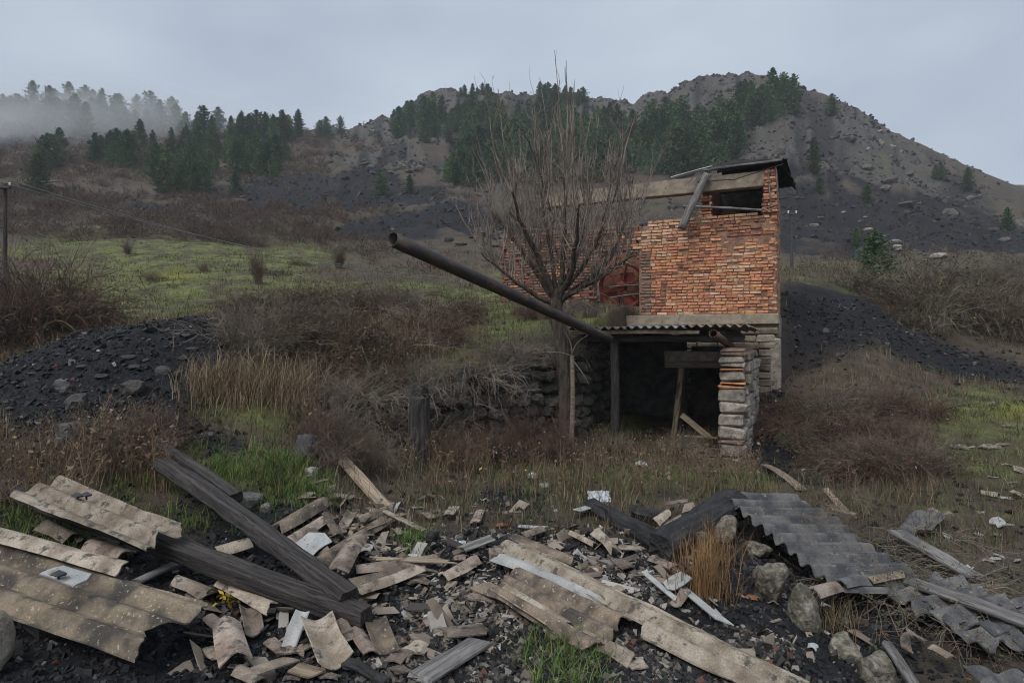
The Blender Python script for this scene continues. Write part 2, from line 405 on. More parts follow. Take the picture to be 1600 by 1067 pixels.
def step_field(x, y):
    """signed distance to the step line (positive: behind it, high side) and a width for the transition"""
    best = np.full(x.shape, 1e9); sgn = np.zeros(x.shape); dw = np.full(x.shape, 1e9)
    for i in range(len(STEP) - 1):
        a = np.array(STEP[i]); b = np.array(STEP[i + 1]); e = b - a
        s = np.clip(((x - a[0]) * e[0] + (y - a[1]) * e[1]) / (e @ e), 0, 1)
        dx = x - a[0] - s * e[0]; dy = y - a[1] - s * e[1]
        d = np.hypot(dx, dy)
        side = e[0] * (y - a[1]) - e[1] * (x - a[0])
        # prefer the segment whose interior is nearest
        m = d < best - 1e-6
        best = np.where(m, d, best); sgn = np.where(m, np.sign(side), sgn)
        if 1 <= i <= 3: dw = np.minimum(dw, d)
    return best * sgn, 0.10 + 0.55 * np.maximum(0, dw - 0.6)

NT_IN, TH_IN = 560, R(47)
th_in = np.linspace(-TH_IN, TH_IN, NT_IN)
th_out = np.concatenate([np.linspace(R(-180), -TH_IN, 60)[:-1], th_in, np.linspace(TH_IN, R(180), 60)[1:]])
NR = 690
lr_ax = np.linspace(math.log(0.9), math.log(340), NR)
TH, LR = np.meshgrid(th_out, lr_ax, indexing='ij')
def coarse(f):
    """the interpolated land is smooth: evaluate it on a coarser grid and refine"""
    a = np.unique(np.clip(np.concatenate([th_out[::4], th_out[-1:]]), R(-68), R(68))); b = np.unique(np.concatenate([lr_ax[::4], lr_ax[-1:]]))
    A, B = np.meshgrid(a, b, indexing='ij'); Q = f(A, B)
    t1 = np.array([np.interp(lr_ax, b, q) for q in Q])
    tq = np.clip(th_out, R(-68), R(68))
    return np.array([np.interp(tq, a, t1[:, j]) for j in range(len(lr_ax))]).T
hi = coarse(TPS(COMMON + BEYOND + UPPER + NEAR))
lo = coarse(TPS(COMMON + BEYOND + LOWER + NEAR))
RR = np.exp(LR)
GX = RR * np.sin(TH); GY = RR * np.cos(TH)
sd, wd = step_field(GX, GY)
wgt = sstep(-1, 1, sd / wd)
GZ = CZ + RR * (lo * (1 - wgt) + hi * wgt)
# behind the camera: calm ground
back = sstep(R(75), R(120), np.abs(TH))
GZ = GZ * (1 - back) + back * (0.35 + 0.02 * RR * np.sin(TH * 3))

GU = 800 + FPX * np.tan(np.clip(TH, -1.4, 1.4)); GLY = LR + np.log(np.maximum(np.cos(TH), 0.05))
def G(u0, Y0, su, sl, k=1.0):
    return k * np.exp(-((GU - u0) / su) ** 2 - ((GLY - math.log(Y0)) / sl) ** 2)
def un(*a):
    r = np.zeros_like(GU)
    for b in a: r = 1 - (1 - r) * (1 - np.clip(b, 0, 1))
    return r
coal = un(G(90, 6.3, 200, .12), G(120, 7.3, 230, .17), G(290, 8.0, 90, .12), G(330, 6.2, 90, .05, .8), G(250, 3.2, 420, .42, .95), G(800, 4.0, 420, .30, .85), G(1250, 4.0, 260, .32, .85), G(800, 6.6, 60, .08, .8),
          G(1290, 17, 90, .20), G(1390, 16.2, 110, .13), G(1490, 15.4, 110, .09), G(1215, 11.2, 45, .22, .9), G(1270, 8.2, 80, .12, .8), G(1600, 14.5, 110, .07), G(340, 5.2, 140, .10, .6),
          G(440, 55, 55, .05), G(225, 74, 45, .09), G(690, 66, 120, .10), G(610, 62, 80, .07), G(800, 62, 110, .10, .8), G(1450, 36.5, 330, .06), G(1380, 72, 420, .32, .9), G(440, 86, 130, .16, .95), G(560, 95, 130, .14, .8), G(650, 85, 100, .1, .8), G(600, 60, 70, .05, .7), G(330, 62, 60, .05, .5))
grass = un(G(260, 40, 300, .38, .95), G(560, 21, 300, .30, .75), G(760, 24, 200, .3, .65), G(640, 12, 180, .16, .75), G(250, 17, 200, .2, .7), G(820, 12.5, 100, .12, .6), G(440, 7.3, 80, .08, .7), G(160, 24, 190, .25, .9), G(420, 26, 170, .22, .9), G(480, 45, 120, .12, .8), G(720, 14, 110, .16, .6), G(600, 16, 160, .15, .35), G(1550, 10.2, 140, .26, 1.1), G(1640, 9, 150, .3, .8), G(350, 7.0, 90, .07, .9), G(300, 5.5, 170, .09, .8),
           G(760, 8.2, 330, .14, .65), G(1060, 8.0, 200, .18, .8), G(1540, 6.5, 160, .16, .55), G(1290, 20.5, 70, .08, .9), G(1300, 46, 130, .08, .6), G(450, 5.9, 80, .06, .9), G(660, 5.0, 45, .05, .7), G(950, 12.6, 70, .1, .6))
rock = un(G(1000, 160, 480, .20, .9), G(1350, 112, 240, .2, .9), G(1220, 100, 120, .2, .7), G(620, 120, 120, .18, .7), G(560, 185, 90, .15, .8), G(760, 190, 200, .1, .9), G(780, 46, 100, .07, .6))
moss = un(G(380, 7.1, 70, .04, .5), G(700, 11.5, 140, .1, .5), G(400, 26, 200, .2, .4), G(1590, 11, 70, .12, .8), G(465, 7.45, 30, .03, 1.0), G(650, 9.6, 60, .035, .9), G(1240, 10.9, 40, .03, .6), G(420, 44, 120, .06, .4), G(250, 30, 160, .14, .4), G(1580, 6.2, 60, .06, .6), G(950, 12.4, 50, .05, .5), G(760, 13, 60, .08, .4))
nz = fbm(GX / 3.0, GY / 3.0, 5, 3)
nz2 = fbm(GX / (0.25 * RR ** 0.6), GY / (0.25 * RR ** 0.6), 4, 31)
coal = sstep(0.25, 0.75, coal + (nz - 0.5) * 0.8 + (nz2 - .5) * .5)
grass = sstep(0.3, 0.8, grass + (nz2 - 0.5) * 0.9 + (fbm(GX / 8, GY / 8, 4, 8) - .5) * .7) * (1 - 0.8 * coal)
rock = sstep(0.3, 0.8, rock + (nz2 - 0.5) * 0.8)
moss = sstep(0.35, 0.85, moss + (nz2 - 0.5) * 0.9)

# relief, each octave only where the sheet can carry it and it does not disturb the lie of the land
streak = vnoise(TH * 46 + 0.6 * vnoise(TH * 9, LR * 7, 5), LR * 4.5, 301) * .6 + vnoise(TH * 120 + vnoise(TH * 20, LR * 9, 6), LR * 7, 302) * .4
farm = sstep(3.95, 4.35, LR) * np.clip(rock + coal * .9 + .25, 0, 1)
coal = np.clip(coal + farm * sstep(.48, .66, streak) * .75, 0, 1) * (1 - .0 * farm)
lam = 40.0; det = np.zeros_like(GZ); sd_i = 50
while lam > 0.04:
    w = sstep(0.012, 0.03, lam / RR) * (1 - sstep(0.10, 0.22, lam / RR))
    n = vnoise(GX / lam, GY / lam, sd_i) - 0.5
    n2 = 0.20 - np.abs(vnoise(GX / lam + 7.7, GY / lam, sd_i + 9) - 0.5) * 2
    det += w * lam * (0.11 * n + rock * 0.19 * n2 + coal * (0.10 * n2))
    lam *= 0.55; sd_i += 1
det += farm * RR * 0.011 * (0.2 - np.abs(streak - .5) * 2)
nearhouse = np.exp(-((GX - 3.5) ** 2 + (GY - 12) ** 2) / 9.0)
GZ = GZ + det * (1 - 0.5 * nearhouse) * (1 - back)

def ground(x, y):
    x = np.asarray(x, float); y = np.asarray(y, float)
    th = np.arctan2(x, y); lr = np.log(np.maximum(np.hypot(x, y), 0.91))
    fi = np.clip((th + TH_IN) / (2 * TH_IN) * (NT_IN - 1), 0, NT_IN - 1.001)
    fj = np.clip((lr - lr_ax[0]) / (lr_ax[1] - lr_ax[0]), 0, NR - 1.001)
    i = fi.astype(int); j = fj.astype(int); a = fi - i; b = fj - j; i = i + 59
    return (GZ[i, j] * (1 - a) * (1 - b) + GZ[i + 1, j] * a * (1 - b) + GZ[i, j + 1] * (1 - a) * b + GZ[i + 1, j + 1] * a * b)

def sample(A, x, y):
    th = np.arctan2(x, y); lr = np.log(np.maximum(np.hypot(x, y), 0.91))
    i = np.clip(np.rint((th + TH_IN) / (2 * TH_IN) * (NT_IN - 1)), 0, NT_IN - 1).astype(int) + 59
    j = np.clip(np.rint((lr - lr_ax[0]) / (lr_ax[1] - lr_ax[0])), 0, NR - 1).astype(int)
    return A[i, j]

def gz(x, y): return float(ground(np.array([x]), np.array([y]))[0])

def hit(u, v, lift=0.0, ymin=1.5, ymax=220.0):
    """ground point seen at a photo column and row"""
    Y = np.exp(np.linspace(math.log(ymin), math.log(ymax), 3000))
    x = (u - 800) / FPX * Y; z = CZ - (v - 533.5) / FPX * Y
    g = ground(x, Y) + lift
    k = np.argmax(z < g)
    if not (z < g).any(): k = len(Y) - 1
    return Vector((x[k], Y[k], z[k]))

nth = len(th_out)
idx = np.arange(nth * NR).reshape(nth, NR)
FQ = np.stack([idx[:-1, :-1], idx[1:, :-1], idx[1:, 1:], idx[:-1, 1:]], -1).reshape(-1, 4)[:, ::-1]
VG = np.stack([GX, GY, GZ], -1).reshape(-1, 3)

def ground_material():
    m = bpy.data.materials.new('hillside'); m.use_nodes = True
    N = m.node_tree.nodes; L = m.node_tree.links
    bs = N['Principled BSDF']; bs.inputs['Roughness'].default_value = 0.92; bs.inputs['Specular IOR Level'].default_value = 0.2
    tc = N.new('ShaderNodeTexCoord')
    at = N.new('ShaderNodeAttribute'); at.attribute_name = 'tint'
    sp = N.new('ShaderNodeSeparateColor'); L.new(at.outputs['Color'], sp.inputs['Color'])
    def noise(sc, det=5.0, ro=0.68):
        n = N.new('ShaderNodeTexNoise'); n.inputs['Scale'].default_value = sc; n.inputs['Detail'].default_value = det; n.inputs['Roughness'].default_value = ro
        L.new(tc.outputs['Object'], n.inputs['Vector']); return n.outputs['Fac']
    def mapr(src, a, b):
        r = N.new('ShaderNodeMapRange'); r.inputs['From Min'].default_value = a; r.inputs['From Max'].default_value = b; r.interpolation_type = 'SMOOTHSTEP'
        L.new(src, r.inputs['Value']); return r.outputs['Result']
    def mix(f, a, b):
        x = N.new('ShaderNodeMix'); x.data_type = 'RGBA'
        L.new(f, x.inputs['Factor']) if not isinstance(f, float) else None
        for i, s in ((6, a), (7, b)):
            if isinstance(s, tuple): x.inputs[i].default_value = (*s, 1)
            else: L.new(s, x.inputs[i])
        return x.outputs[2]
    big = noise(0.35); mid = noise(2.2); fin = noise(14.0); grit = noise(45.0, 3.0)
    dry = mix(mapr(mid, .35, .65), (0.050, 0.041, 0.031), (0.102, 0.080, 0.058))
    dry = mix(mapr(big, .45, .7), dry, (0.080, 0.056, 0.042))
    dry = mix(mapr(noise(0.12), .5, .68), dry, (0.060, 0.062, 0.034))
    dry = mix(mapr(fin, .5, .7), dry, (0.060, 0.050, 0.038))
    gr = mix(mapr(mid, .35, .65), (0.082, 0.102, 0.034), (0.170, 0.188, 0.062))
    gr = mix(mapr(noise(0.8), .44, .60), gr, (0.080, 0.068, 0.045))
    gr = mix(mapr(noise(0.30), .52, .66), gr, (0.062, 0.058, 0.036))
    gr = mix(mapr(fin, .45, .7), gr, (0.075, 0.066, 0.034))
    ro = mix(mapr(mid, .35, .65), (0.046, 0.045, 0.043), (0.096, 0.090, 0.082))
    ro = mix(mapr(big, .45, .7), ro, (0.082, 0.070, 0.061))
    ro = mix(mapr(fin, .52, .68), ro, (0.050, 0.048, 0.045))
    co = mix(mapr(fin, .35, .65), (0.008, 0.008, 0.010), (0.022, 0.023, 0.027))
    co = mix(mapr(grit, .62, .74), co, (0.060, 0.060, 0.062))
    mo = mix(mapr(fin, .35, .65), (0.10, 0.115, 0.022), (0.23, 0.22, 0.04))
    c = mix(sp.outputs['Blue'], dry, ro)
    c = mix(sp.outputs['Red'], c, co)
    c = mix(sp.outputs['Green'], c, gr)
    c = mix(at.outputs['Alpha'], c, mo)
    L.new(c, bs.inputs['Base Color'])
    bp = N.new('ShaderNodeBump'); bp.inputs['Strength'].default_value = 0.9; bp.inputs['Distance'].default_value = 0.04
    L.new(fin, bp.inputs['Height'])
    bp2 = N.new('ShaderNodeBump'); bp2.inputs['Strength'].default_value = 0.8; bp2.inputs['Distance'].default_value = 0.015
    L.new(grit, bp2.inputs['Height']); L.new(bp.outputs['Normal'], bp2.inputs['Normal'])
    L.new(bp2.outputs['Normal'], bs.inputs['Normal'])
    return m
masks = np.stack([coal, grass, rock, moss], -1).reshape(-1, 4)
link('terrain', mesh_np('terrain', VG, FQ, ground_material(), True, masks), kind='structure', label='hillside ground of slag, grass and scree rising behind the yard')
# close the hole under the camera
ring = idx[:, 0]
cap_v = np.concatenate([VG[ring], [[0, 0, float(VG[ring][:, 2].mean())]]])
cap_f = np.array([[i, (i + 1) % nth, nth] for i in range(nth)])
link('ground', mesh_np('ground', cap_v, cap_f, mat('coal_ground', (0.014, 0.014, 0.015), (0.035, 0.034, 0.034), 8)), kind='structure', label='coal black ground under the viewpoint')

# ------------------------------------------------------------------ shapes
def jag1(n, amp, rng, step=0.5):
    k = max(3, n // 6 + 2)
    a = rng.random(n) * 0.10 + np.interp(np.arange(n), np.linspace(0, n - 1, k) + np.concatenate([[0], (rng.random(k - 2) - .5) * n / k * .8, [0]]), rng.random(k)) * 0.95
    return amp * a

def corr(L, W, pitch=0.15, amp=0.024, th=0.008, jag=(0.1, 0.1, 0.02, 0.02), seed=0, bend=0.0, phase=0.0, res=8, sag=0.0):
    """a (broken) corrugated piece, X along the waves, Y across, centred"""
    rng = np.random.default_rng(seed)
    nc = max(7, int(W / pitch * res) + 1); ns = max(5, int(L / 0.09) + 1)
    ns = min(ns, 26)
    s = np.linspace(0, 1, ns); c = np.linspace(0, 1, nc)
    x0 = -L / 2 + jag1(nc, jag[0], rng); x1 = L / 2 - jag1(nc, jag[1], rng)
    y0 = -W / 2 + jag1(ns, jag[2], rng); y1 = W / 2 - jag1(ns, jag[3], rng)
    X = x0[None] + (x1 - x0)[None] * s[:, None]
    Yv = y0[:, None] + (y1 - y0)[:, None] * c[None]
    k = 2 * math.pi / pitch
    Z = amp * np.cos(k * Yv + phase) + bend * (2 * Yv / max(W, .01)) ** 2 + sag * (X / L) ** 2 + (vnoise(X * 5 + seed, Yv * 5, seed) - .5) * 0.008
    dz = -amp * k * np.sin(k * Yv + phase) + bend * 8 * Yv / max(W, .01) ** 2
    il = 1 / np.sqrt(1 + dz * dz)
    top = np.stack([X, Yv - dz * il * th / 2, Z + il * th / 2], -1).reshape(-1, 3)
    bot = np.stack([X, Yv + dz * il * th / 2, Z - il * th / 2], -1).reshape(-1, 3)
    I = np.arange(ns * nc).reshape(ns, nc); n = ns * nc
    q = np.stack([I[:-1, :-1], I[1:, :-1], I[1:, 1:], I[:-1, 1:]], -1).reshape(-1, 4)
    rim = np.concatenate([I[0, :], I[1:, -1], I[-1, -2::-1], I[-2:0:-1, 0]])
    rq = np.stack([rim, np.roll(rim, -1), np.roll(rim, -1) + n, rim + n], -1)
    return np.concatenate([top, bot]), np.concatenate([q, q[:, ::-1] + n, rq[:, ::-1]])

def beam(L, w, h, seed=0, ragged=0.03, rough=0.008, bev=0.018, taper=0.0):
    """weathered squared timber along X, centred"""
    rng = np.random.default_rng(seed)
    rough = min(rough, .07 * min(w, h)); ragged = min(ragged, .25 * w)
    ns = max(4, int(L / 0.16) + 1); xs = np.linspace(-L / 2, L / 2, ns)
    b = min(bev, w * .3, h * .3)
    prof = np.array([(-w / 2 + b, -h / 2), (w / 2 - b, -h / 2), (w / 2, -h / 2 + b), (w / 2, h / 2 - b), (w / 2 - b, h / 2), (-w / 2 + b, h / 2), (-w / 2, h / 2 - b), (-w / 2, -h / 2 + b)])
    V = np.zeros((ns, 8, 3))
    V[:, :, 0] = xs[:, None]
    sc = 1 - taper * np.linspace(0, 1, ns)[:, None]
    V[:, :, 1] = prof[None, :, 0] * sc; V[:, :, 2] = prof[None, :, 1] * sc
    V[:, :, 1:] += (rng.random((ns, 8, 2)) - .5) * rough * 2
    V[0, :, 0] += rng.random(8) * ragged; V[-1, :, 0] -= rng.random(8) * ragged
    V[:, :, 2] += (rng.random(1) * 0.012 * L * np.sin(np.linspace(0, 3.1, ns)))[:, None]
    wv = np.interp(np.linspace(0, 1, ns), np.linspace(0, 1, 7), 1 - .16 * rng.random(7)); V[:, 2:6, 1] *= wv[:, None]; V[:, 4:7, 2] *= np.interp(np.linspace(0, 1, ns), np.linspace(0, 1, 6), 1 - .2 * rng.random(6))[:, None]
    I = np.arange(ns * 8).reshape(ns, 8)
    q = np.stack([I[:-1], np.roll(I, -1, 1)[:-1], np.roll(I, -1, 1)[1:], I[1:]], -1).reshape(-1, 4)
    V = V.reshape(-1, 3); n = len(V)
    V = np.concatenate([V, [V[:8].mean(0) + (0.004, 0, 0), V[-8:].mean(0) - (0.004, 0, 0)]])
    c0 = np.array([[i, n, (i + 1) % 8] for i in range(8)])
    c1 = np.array([[n - 8 + i, n - 8 + (i + 1) % 8, n + 1] for i in range(8)])
    return V, [np.concatenate([c0[:, ::-1][:, ::-1], c1]), q[:, ::-1][:, ::-1]]

def log_shape(L, r0, r1, seed=0, sides=14, wob=0.02, rough=0.06):
    rng = np.random.default_rng(seed)
    ns = max(5, int(L / 0.12) + 1); xs = np.linspace(-L / 2, L / 2, ns)
    a = np.arange(sides) * 2 * math.pi / sides
    rad = (r0 + (r1 - r0) * np.linspace(0, 1, ns))[:, None] * (1 + (rng.random((ns, sides)) - .5) * rough * 2 + (rng.random(sides) - .5)[None] * rough * 2)
    V = np.zeros((ns, sides, 3)); V[:, :, 0] = xs[:, None]
    off = np.cumsum((rng.random((ns, 2)) - .5) * wob, 0); off -= np.linspace(0, 1, ns)[:, None] * off[-1]
    V[:, :, 1] = rad * np.cos(a) + off[:, :1]; V[:, :, 2] = rad * np.sin(a) + off[:, 1:]
    V[0, :, 0] += rng.random(sides) * 0.03; V[-1, :, 0] -= rng.random(sides) * 0.03
    I = np.arange(ns * sides).reshape(ns, sides)
    q = np.stack([I[:-1], np.roll(I, -1, 1)[:-1], np.roll(I, -1, 1)[1:], I[1:]], -1).reshape(-1, 4)
    V = V.reshape(-1, 3); n = len(V)
    V = np.concatenate([V, [V[:sides].mean(0), V[n - sides:].mean(0)]])
    c0 = np.array([[i, n, (i + 1) % sides] for i in range(sides)])
    c1 = np.array([[n - sides + i, n - sides + (i + 1) % sides, n + 1] for i in range(sides)])
    return V, [np.concatenate([c0, c1]), q]

_ICO = None
def ico(sub=1):
    import bmesh
    bm = bmesh.new(); bmesh.ops.create_icosphere(bm, subdivisions=sub, radius=1.0)
    V = np.array([v.co[:] for v in bm.verts]); F = np.array([[v.index for v in f.verts] for f in bm.faces]); bm.free()
    return V, F
ICO1 = ico(1); ICO2 = ico(2); ICO3 = ico(3)

def stone(size, seed=0, base=None, jit=0.16, square=0.5):
    """angular stone: sphere pushed towards a box and cut by random planes"""
    rng = np.random.default_rng(seed)
    V, F = base or ICO2
    V = V.copy()
    m = np.abs(V).max(1, keepdims=True)
    V = V * (1 - square) + (V / m) * square * 0.8
    for _ in range(7):
        n = rng.normal(size=3); n /= np.linalg.norm(n); d = 0.55 + rng.random() * 0.25
        t = V @ n; V = np.where((t > d)[:, None], V - (t - d)[:, None] * n, V)
    V += (rng.random(V.shape) - .5) * jit * 0.5
    for f_, a_ in ((2.3, .10), (5.1, .05), (9.7, .025)):
        V = V * (1 + a_ * (vnoise(V[:, :1] * f_ + seed, V[:, 1:2] * f_ + V[:, 2:] * f_ * 1.7, seed) - .5) * 2)
    return V * np.array(size) / 2 * 1.15, F

def box(sx, sy, sz, jit=0.0, seed=0, bev=0.006):
    """bevelled box, centred"""
    rng = np.random.default_rng(seed)
    h = np.array([sx, sy, sz]) / 2
    b = min(bev, h.min() * 0.5)
    V = []; ids = {}
    for ix in (-1, 1):
        for iy in (-1, 1):
            for iz in (-1, 1):
                s = np.array([ix, iy, iz]); c = s * h; j = (rng.random(3) - .5) * jit * 2
                for ax in range(3):
                    p = c - s * b; p[ax] = c[ax]
                    ids[(ix, iy, iz, ax)] = len(V); V.append(p + j)
    F4 = []; F3 = []
    for ax in range(3):
        o = [a for a in range(3) if a != ax]
        for sg in (-1, 1):
            def k(a, b_):
                t = [0, 0, 0]; t[ax] = sg; t[o[0]] = a; t[o[1]] = b_; return ids[(*t, ax)]
            F4.append([k(-1, -1), k(1, -1), k(1, 1), k(-1, 1)])
    for ax in range(3):
        o = [a for a in range(3) if a != ax]
        for s0 in (-1, 1):
            for s1 in (-1, 1):
                def k2(e, which):
                    t = [0, 0, 0]; t[ax] = e; t[o[0]] = s0; t[o[1]] = s1; return ids[(*t, which)]
                F4.append([k2(-1, o[0]), k2(1, o[0]), k2(1, o[1]), k2(-1, o[1])])
    for ix in (-1, 1):
        for iy in (-1, 1):
            for iz in (-1, 1):
                F3.append([ids[(ix, iy, iz, a)] for a in range(3)])
    V = np.array(V)
    def orient(F):
        out = []
        for f in F:
            p = V[list(f)]; n = np.cross(p[1] - p[0], p[2] - p[0])
            out.append(list(f) if n @ p.mean(0) > 0 else list(f)[::-1])
        return np.array(out)
    return V, [orient(F3), orient(F4)]

def frame(A, B, roll=0.0, up=None):
    """matrix at the middle of A-B, X along A-B"""
    A = Vector(A); B = Vector(B)
    x = (B - A).normalized()
    u = Vector(up) if up else Vector((0, 0, 1))
    y = u.cross(x)
    if y.length < 1e-4: y = Vector((0, 1, 0))
    y.normalize(); z = x.cross(y)
    m = Matrix((x, y, z)).transposed().to_4x4()
    m = m @ Matrix.Rotation(roll, 4, 'X')
    m.translation = (A + B) / 2
    return m, (B - A).length

def slope_up(p, d=0.25):
    zx = (gz(p.x + d, p.y) - gz(p.x - d, p.y)) / (2 * d); zy = (gz(p.x, p.y + d) - gz(p.x, p.y - d)) / (2 * d)
    return Vector((-zx, -zy, 1)).normalized()

# ================================================================== BRICK HOUSE
house = link('brick_house', None, label='ruined orange brick house with a broken roof above the low shed', cat='house')
house.location = (float(BC[0]), float(BC[1]), 0); house.rotation_euler = (0, 0, -BA)
Z0, ZP, ZT = 2.63, 2.38, 4.86
def T(x, y, z): return Matrix.Translation((x, y, z))
def hpart(name, V, F, m, parent=house, smooth=False, **k):
    return link(name, mesh_np(name, V, F, m, smooth), parent, **k)
def hbox(name, x0, x1, y0, y1, z0, z1, m, parent=house, jit=0.0, seed=0, bev=0.01, **k):
    V, F = box(x1 - x0, y1 - y0, z1 - z0, jit, seed, bev)
    return hpart(name, V + np.array([(x0 + x1) / 2, (y0 + y1) / 2, (z0 + z1) / 2]), F, m, parent, **k)

bw_part = hbox('brick_wall', -3.10, -0.02, 0.034, 0.36, Z0, 4.80, M['mortar'], label='eroded orange brick wall')
# bricks
BL = {'s': 0.235, 'h': 0.112}
brick_mesh = {}
for key, m in (('orange', 'brick_orange'), ('buff', 'brick_buff'), ('dark', 'brick_dark'), ('grey', 'brick_grey')):
    for ty in 'sh':
        for k in range(3):
            V, F = box(BL[ty], 0.115, 0.063, 0.006, 100 + k * 7 + ord(ty) % 5, 0.009)
            brick_mesh[(key, ty, k)] = mesh_np('brick', V, F, M[m])
rng = np.random.default_rng(5)
bricks = []          # (x, y, z, type, colour)
PITCH = 0.0735
ncourse = int((4.95 - Z0) / PITCH)
for c in range(ncourse):
    z = Z0 + (c + .5) * PITCH
    left = -3.08
    if z > 4.22: left = -3.30
    if z > 4.72: left = -2.9
    x = left + (rng.random() * 0.05)
    allh = (c % 3 == 1)
    top = 4.86 + 0.10 * vnoise(np.array([c * .3]), np.array([3.3]), 2)[0]
    while x < -0.06:
        ty = 'h' if (allh and rng.random() < .8) or rng.random() < .3 else 's'
        w = BL[ty]
        if x + w > -0.005:
            ty = 'h'; w = BL['h']
            if x + w > 0.01: break
        xc = x + w / 2
        topz = 5.00 - 0.055 * (xc + 3.0) + 0.22 * (vnoise(np.array([xc * 2.3]), np.array([1.1]), 5)[0] - .5)
        x += w + 0.013
        if z > topz: continue
        e = fbm(np.array([xc * 1.1]), np.array([z * 1.6]), 3, 21)[0]
        hole = sstep(0.47, 0.68, e + 0.16 * math.exp(-((z - 4.25) / .22) ** 2) - 0.03)
        if rng.random() < 0.025 + 0.22 * float(hole) * (1.0 if 3.7 < z < 4.45 else .25): continue
        if abs(xc + 0.42) < 0.07 and z < Z0 + 0.16: continue
        dep = 0.058 + rng.random() * 0.016 + 0.028 * float(hole) * rng.random() + (0.03 * rng.random() if rng.random() < .15 else 0)
        # colour
        q = rng.random() * .55 + .45 * float(np.clip((fbm(np.array([xc * 1.4 + 5]), np.array([z * 1.9]), 3, 77)[0] - .25) * 2, 0, 1))
        col = 'buff' if q < .26 else ('orange' if q < .79 else 'dark')
        if 4.38 < z < 4.80 and xc > -2.1 - 0.4 * rng.random(): col = 'dark' if rng.random() < .82 else 'orange'
        if 4.30 < z < 4.74 and xc < -2.0: col = 'buff' if rng.random() < .75 else ('dark' if rng.random() < .4 else 'orange')
        if z >= 4.74: col = 'buff' if rng.random() < .7 else 'orange'
        if abs(z - 3.62) < 0.05 and rng.random() < .62: col = 'dark'
        if abs(z - 3.36) < 0.04 and xc > -1.5 and rng.random() < .6: col = 'dark'
        if xc < -2.82 and z < 4.2: col = 'grey' if rng.random() < .8 else 'dark'
        bricks.append((xc, dep, z, ty, col))
# the corner pier above the wall
for c in range(13):
    z = ZT + 0.02 + (c + .5) * PITCH
    x = -0.30 - 0.05 * rng.random() + c * 0.006
    while x < -0.02:
        ty = 'h' if rng.random() < .55 else 's'
        w = BL[ty]
        if x + w > 0.03:
            ty = 'h'; w = BL['h']
            if x + w > 0.05: break
        bricks.append((x + w / 2, 0.06 + 0.03 * rng.random(), z, ty, 'dark' if rng.random() < .55 else 'orange'))
        x += w + 0.012
order = sorted(range(len(bricks)), key=lambda i: (bricks[i][3] == 'h', abs(bricks[i][0] + 1.3)))
indiv = set(order[:296])
bag = Bag(); bagmi = []
bmats = ['orange', 'buff', 'dark', 'grey']
for i, (x, y, z, ty, c) in enumerate(bricks):
    rot = (random.gauss(0, .012), random.gauss(0, .015), random.gauss(0, .03))
    me = brick_mesh[(c, ty, i % 3)]
    if i in indiv:
        o = bpy.data.objects.new('brick', me); COL.objects.link(o); o.parent = bw_part
        o.location = (x, y, z); o.rotation_euler = rot
    else:
        V, F = box(BL[ty], 0.115, 0.063, 0.006, i, 0.009)
        bag.add(V + np.array([x, y, z]), F); bagmi.append((bmats.index(c), 8, 18))
# side wall, left wing and room partition: bricks beyond the limit
def brick_field(x0, x1, z0, z1, place, skip=0.05, cols=(.55, .2, .25, 0), cut=None, inset=0.0):
    n = int((z1 - z0) / PITCH)
    for c in range(n):
        z = z0 + (c + .5) * PITCH; x = x0 + (0 if c % 2 else 0.06) + rng.random() * 0.02
        while x < x1 - 0.06:
            ty = 'h' if rng.random() < .4 else 's'; w = min(BL[ty], x1 - x)
            xc = x + w / 2; x += w + 0.013
            if cut is not None and cut(xc, z): continue
            if rng.random() < skip: continue
            V, F = box(w, 0.115, 0.06, 0.006, int(rng.integers(1e6)), 0.009)
            k = rng.choice(4, p=cols)
            bag.add(place(V + np.array([xc, rng.random() * .012, z])), F); bagmi.append((int(k), 8, 18))
brick_field(0.02, 3.0, Z0 - 0.02, 5.9, lambda V: np.stack([-0.062 - V[:, 1] + 0.0, V[:, 0], V[:, 2]], 1), cols=(.4, .5, .1, 0))
arch = lambda x, z: (-4.25 < x < -3.12) and z < 4.0 + 0.25 * (1 - ((x + 3.68) / .57) ** 2)
brick_field(-6.9, -3.12, 2.55, 4.9, lambda V: V + np.array([0, 0.075, 0]), skip=.08, cols=(.12, .0, .43, .45), cut=arch)  # wing bricks mostly dark and grey: shade behind the twigs put into colour
brick_field(-1.75, -1.42, 4.85, 5.5, lambda V: V + np.array([0, 0.25, 0]), skip=.1, cols=(.6, .2, .2, 0))
me = bag.mesh('weathered_bricks', [M['brick_orange'], M['brick_buff'], M['brick_dark'], M['brick_grey']])
# material index follows the order faces were collected: triangles first, then quads
mi = np.concatenate([np.concatenate([np.full(a, k) for k, a, b in bagmi]), np.concatenate([np.full(b, k) for k, a, b in bagmi])])
me.polygons.foreach_set('material_index', mi.astype(np.int32))
link('weathered_bricks', me, house, kind='stuff')
hbox('side_wall', -0.33, -0.075, 0.365, 2.69, Z0, 5.95, M['mortar'])
hbox('rear_wall', -1.6, -0.34, 2.7, 3.0, Z0, 6.0, M['wall_stone'])
hbox('partition_wall', -1.66, -1.48, 0.38, 2.69, Z0, 5.99, M['brick_dark'])
lw = Bag()
for (x0, x1, z0, z1) in ((-6.88, -4.27, 2.5, 4.86), (-4.265, -3.105, 4.27, 4.86)):
    V, F = box(x1 - x0, 0.26, z1 - z0, 0.0, 1, .01); lw.add(V + np.array([(x0 + x1) / 2, 0.235, (z0 + z1) / 2]), F)
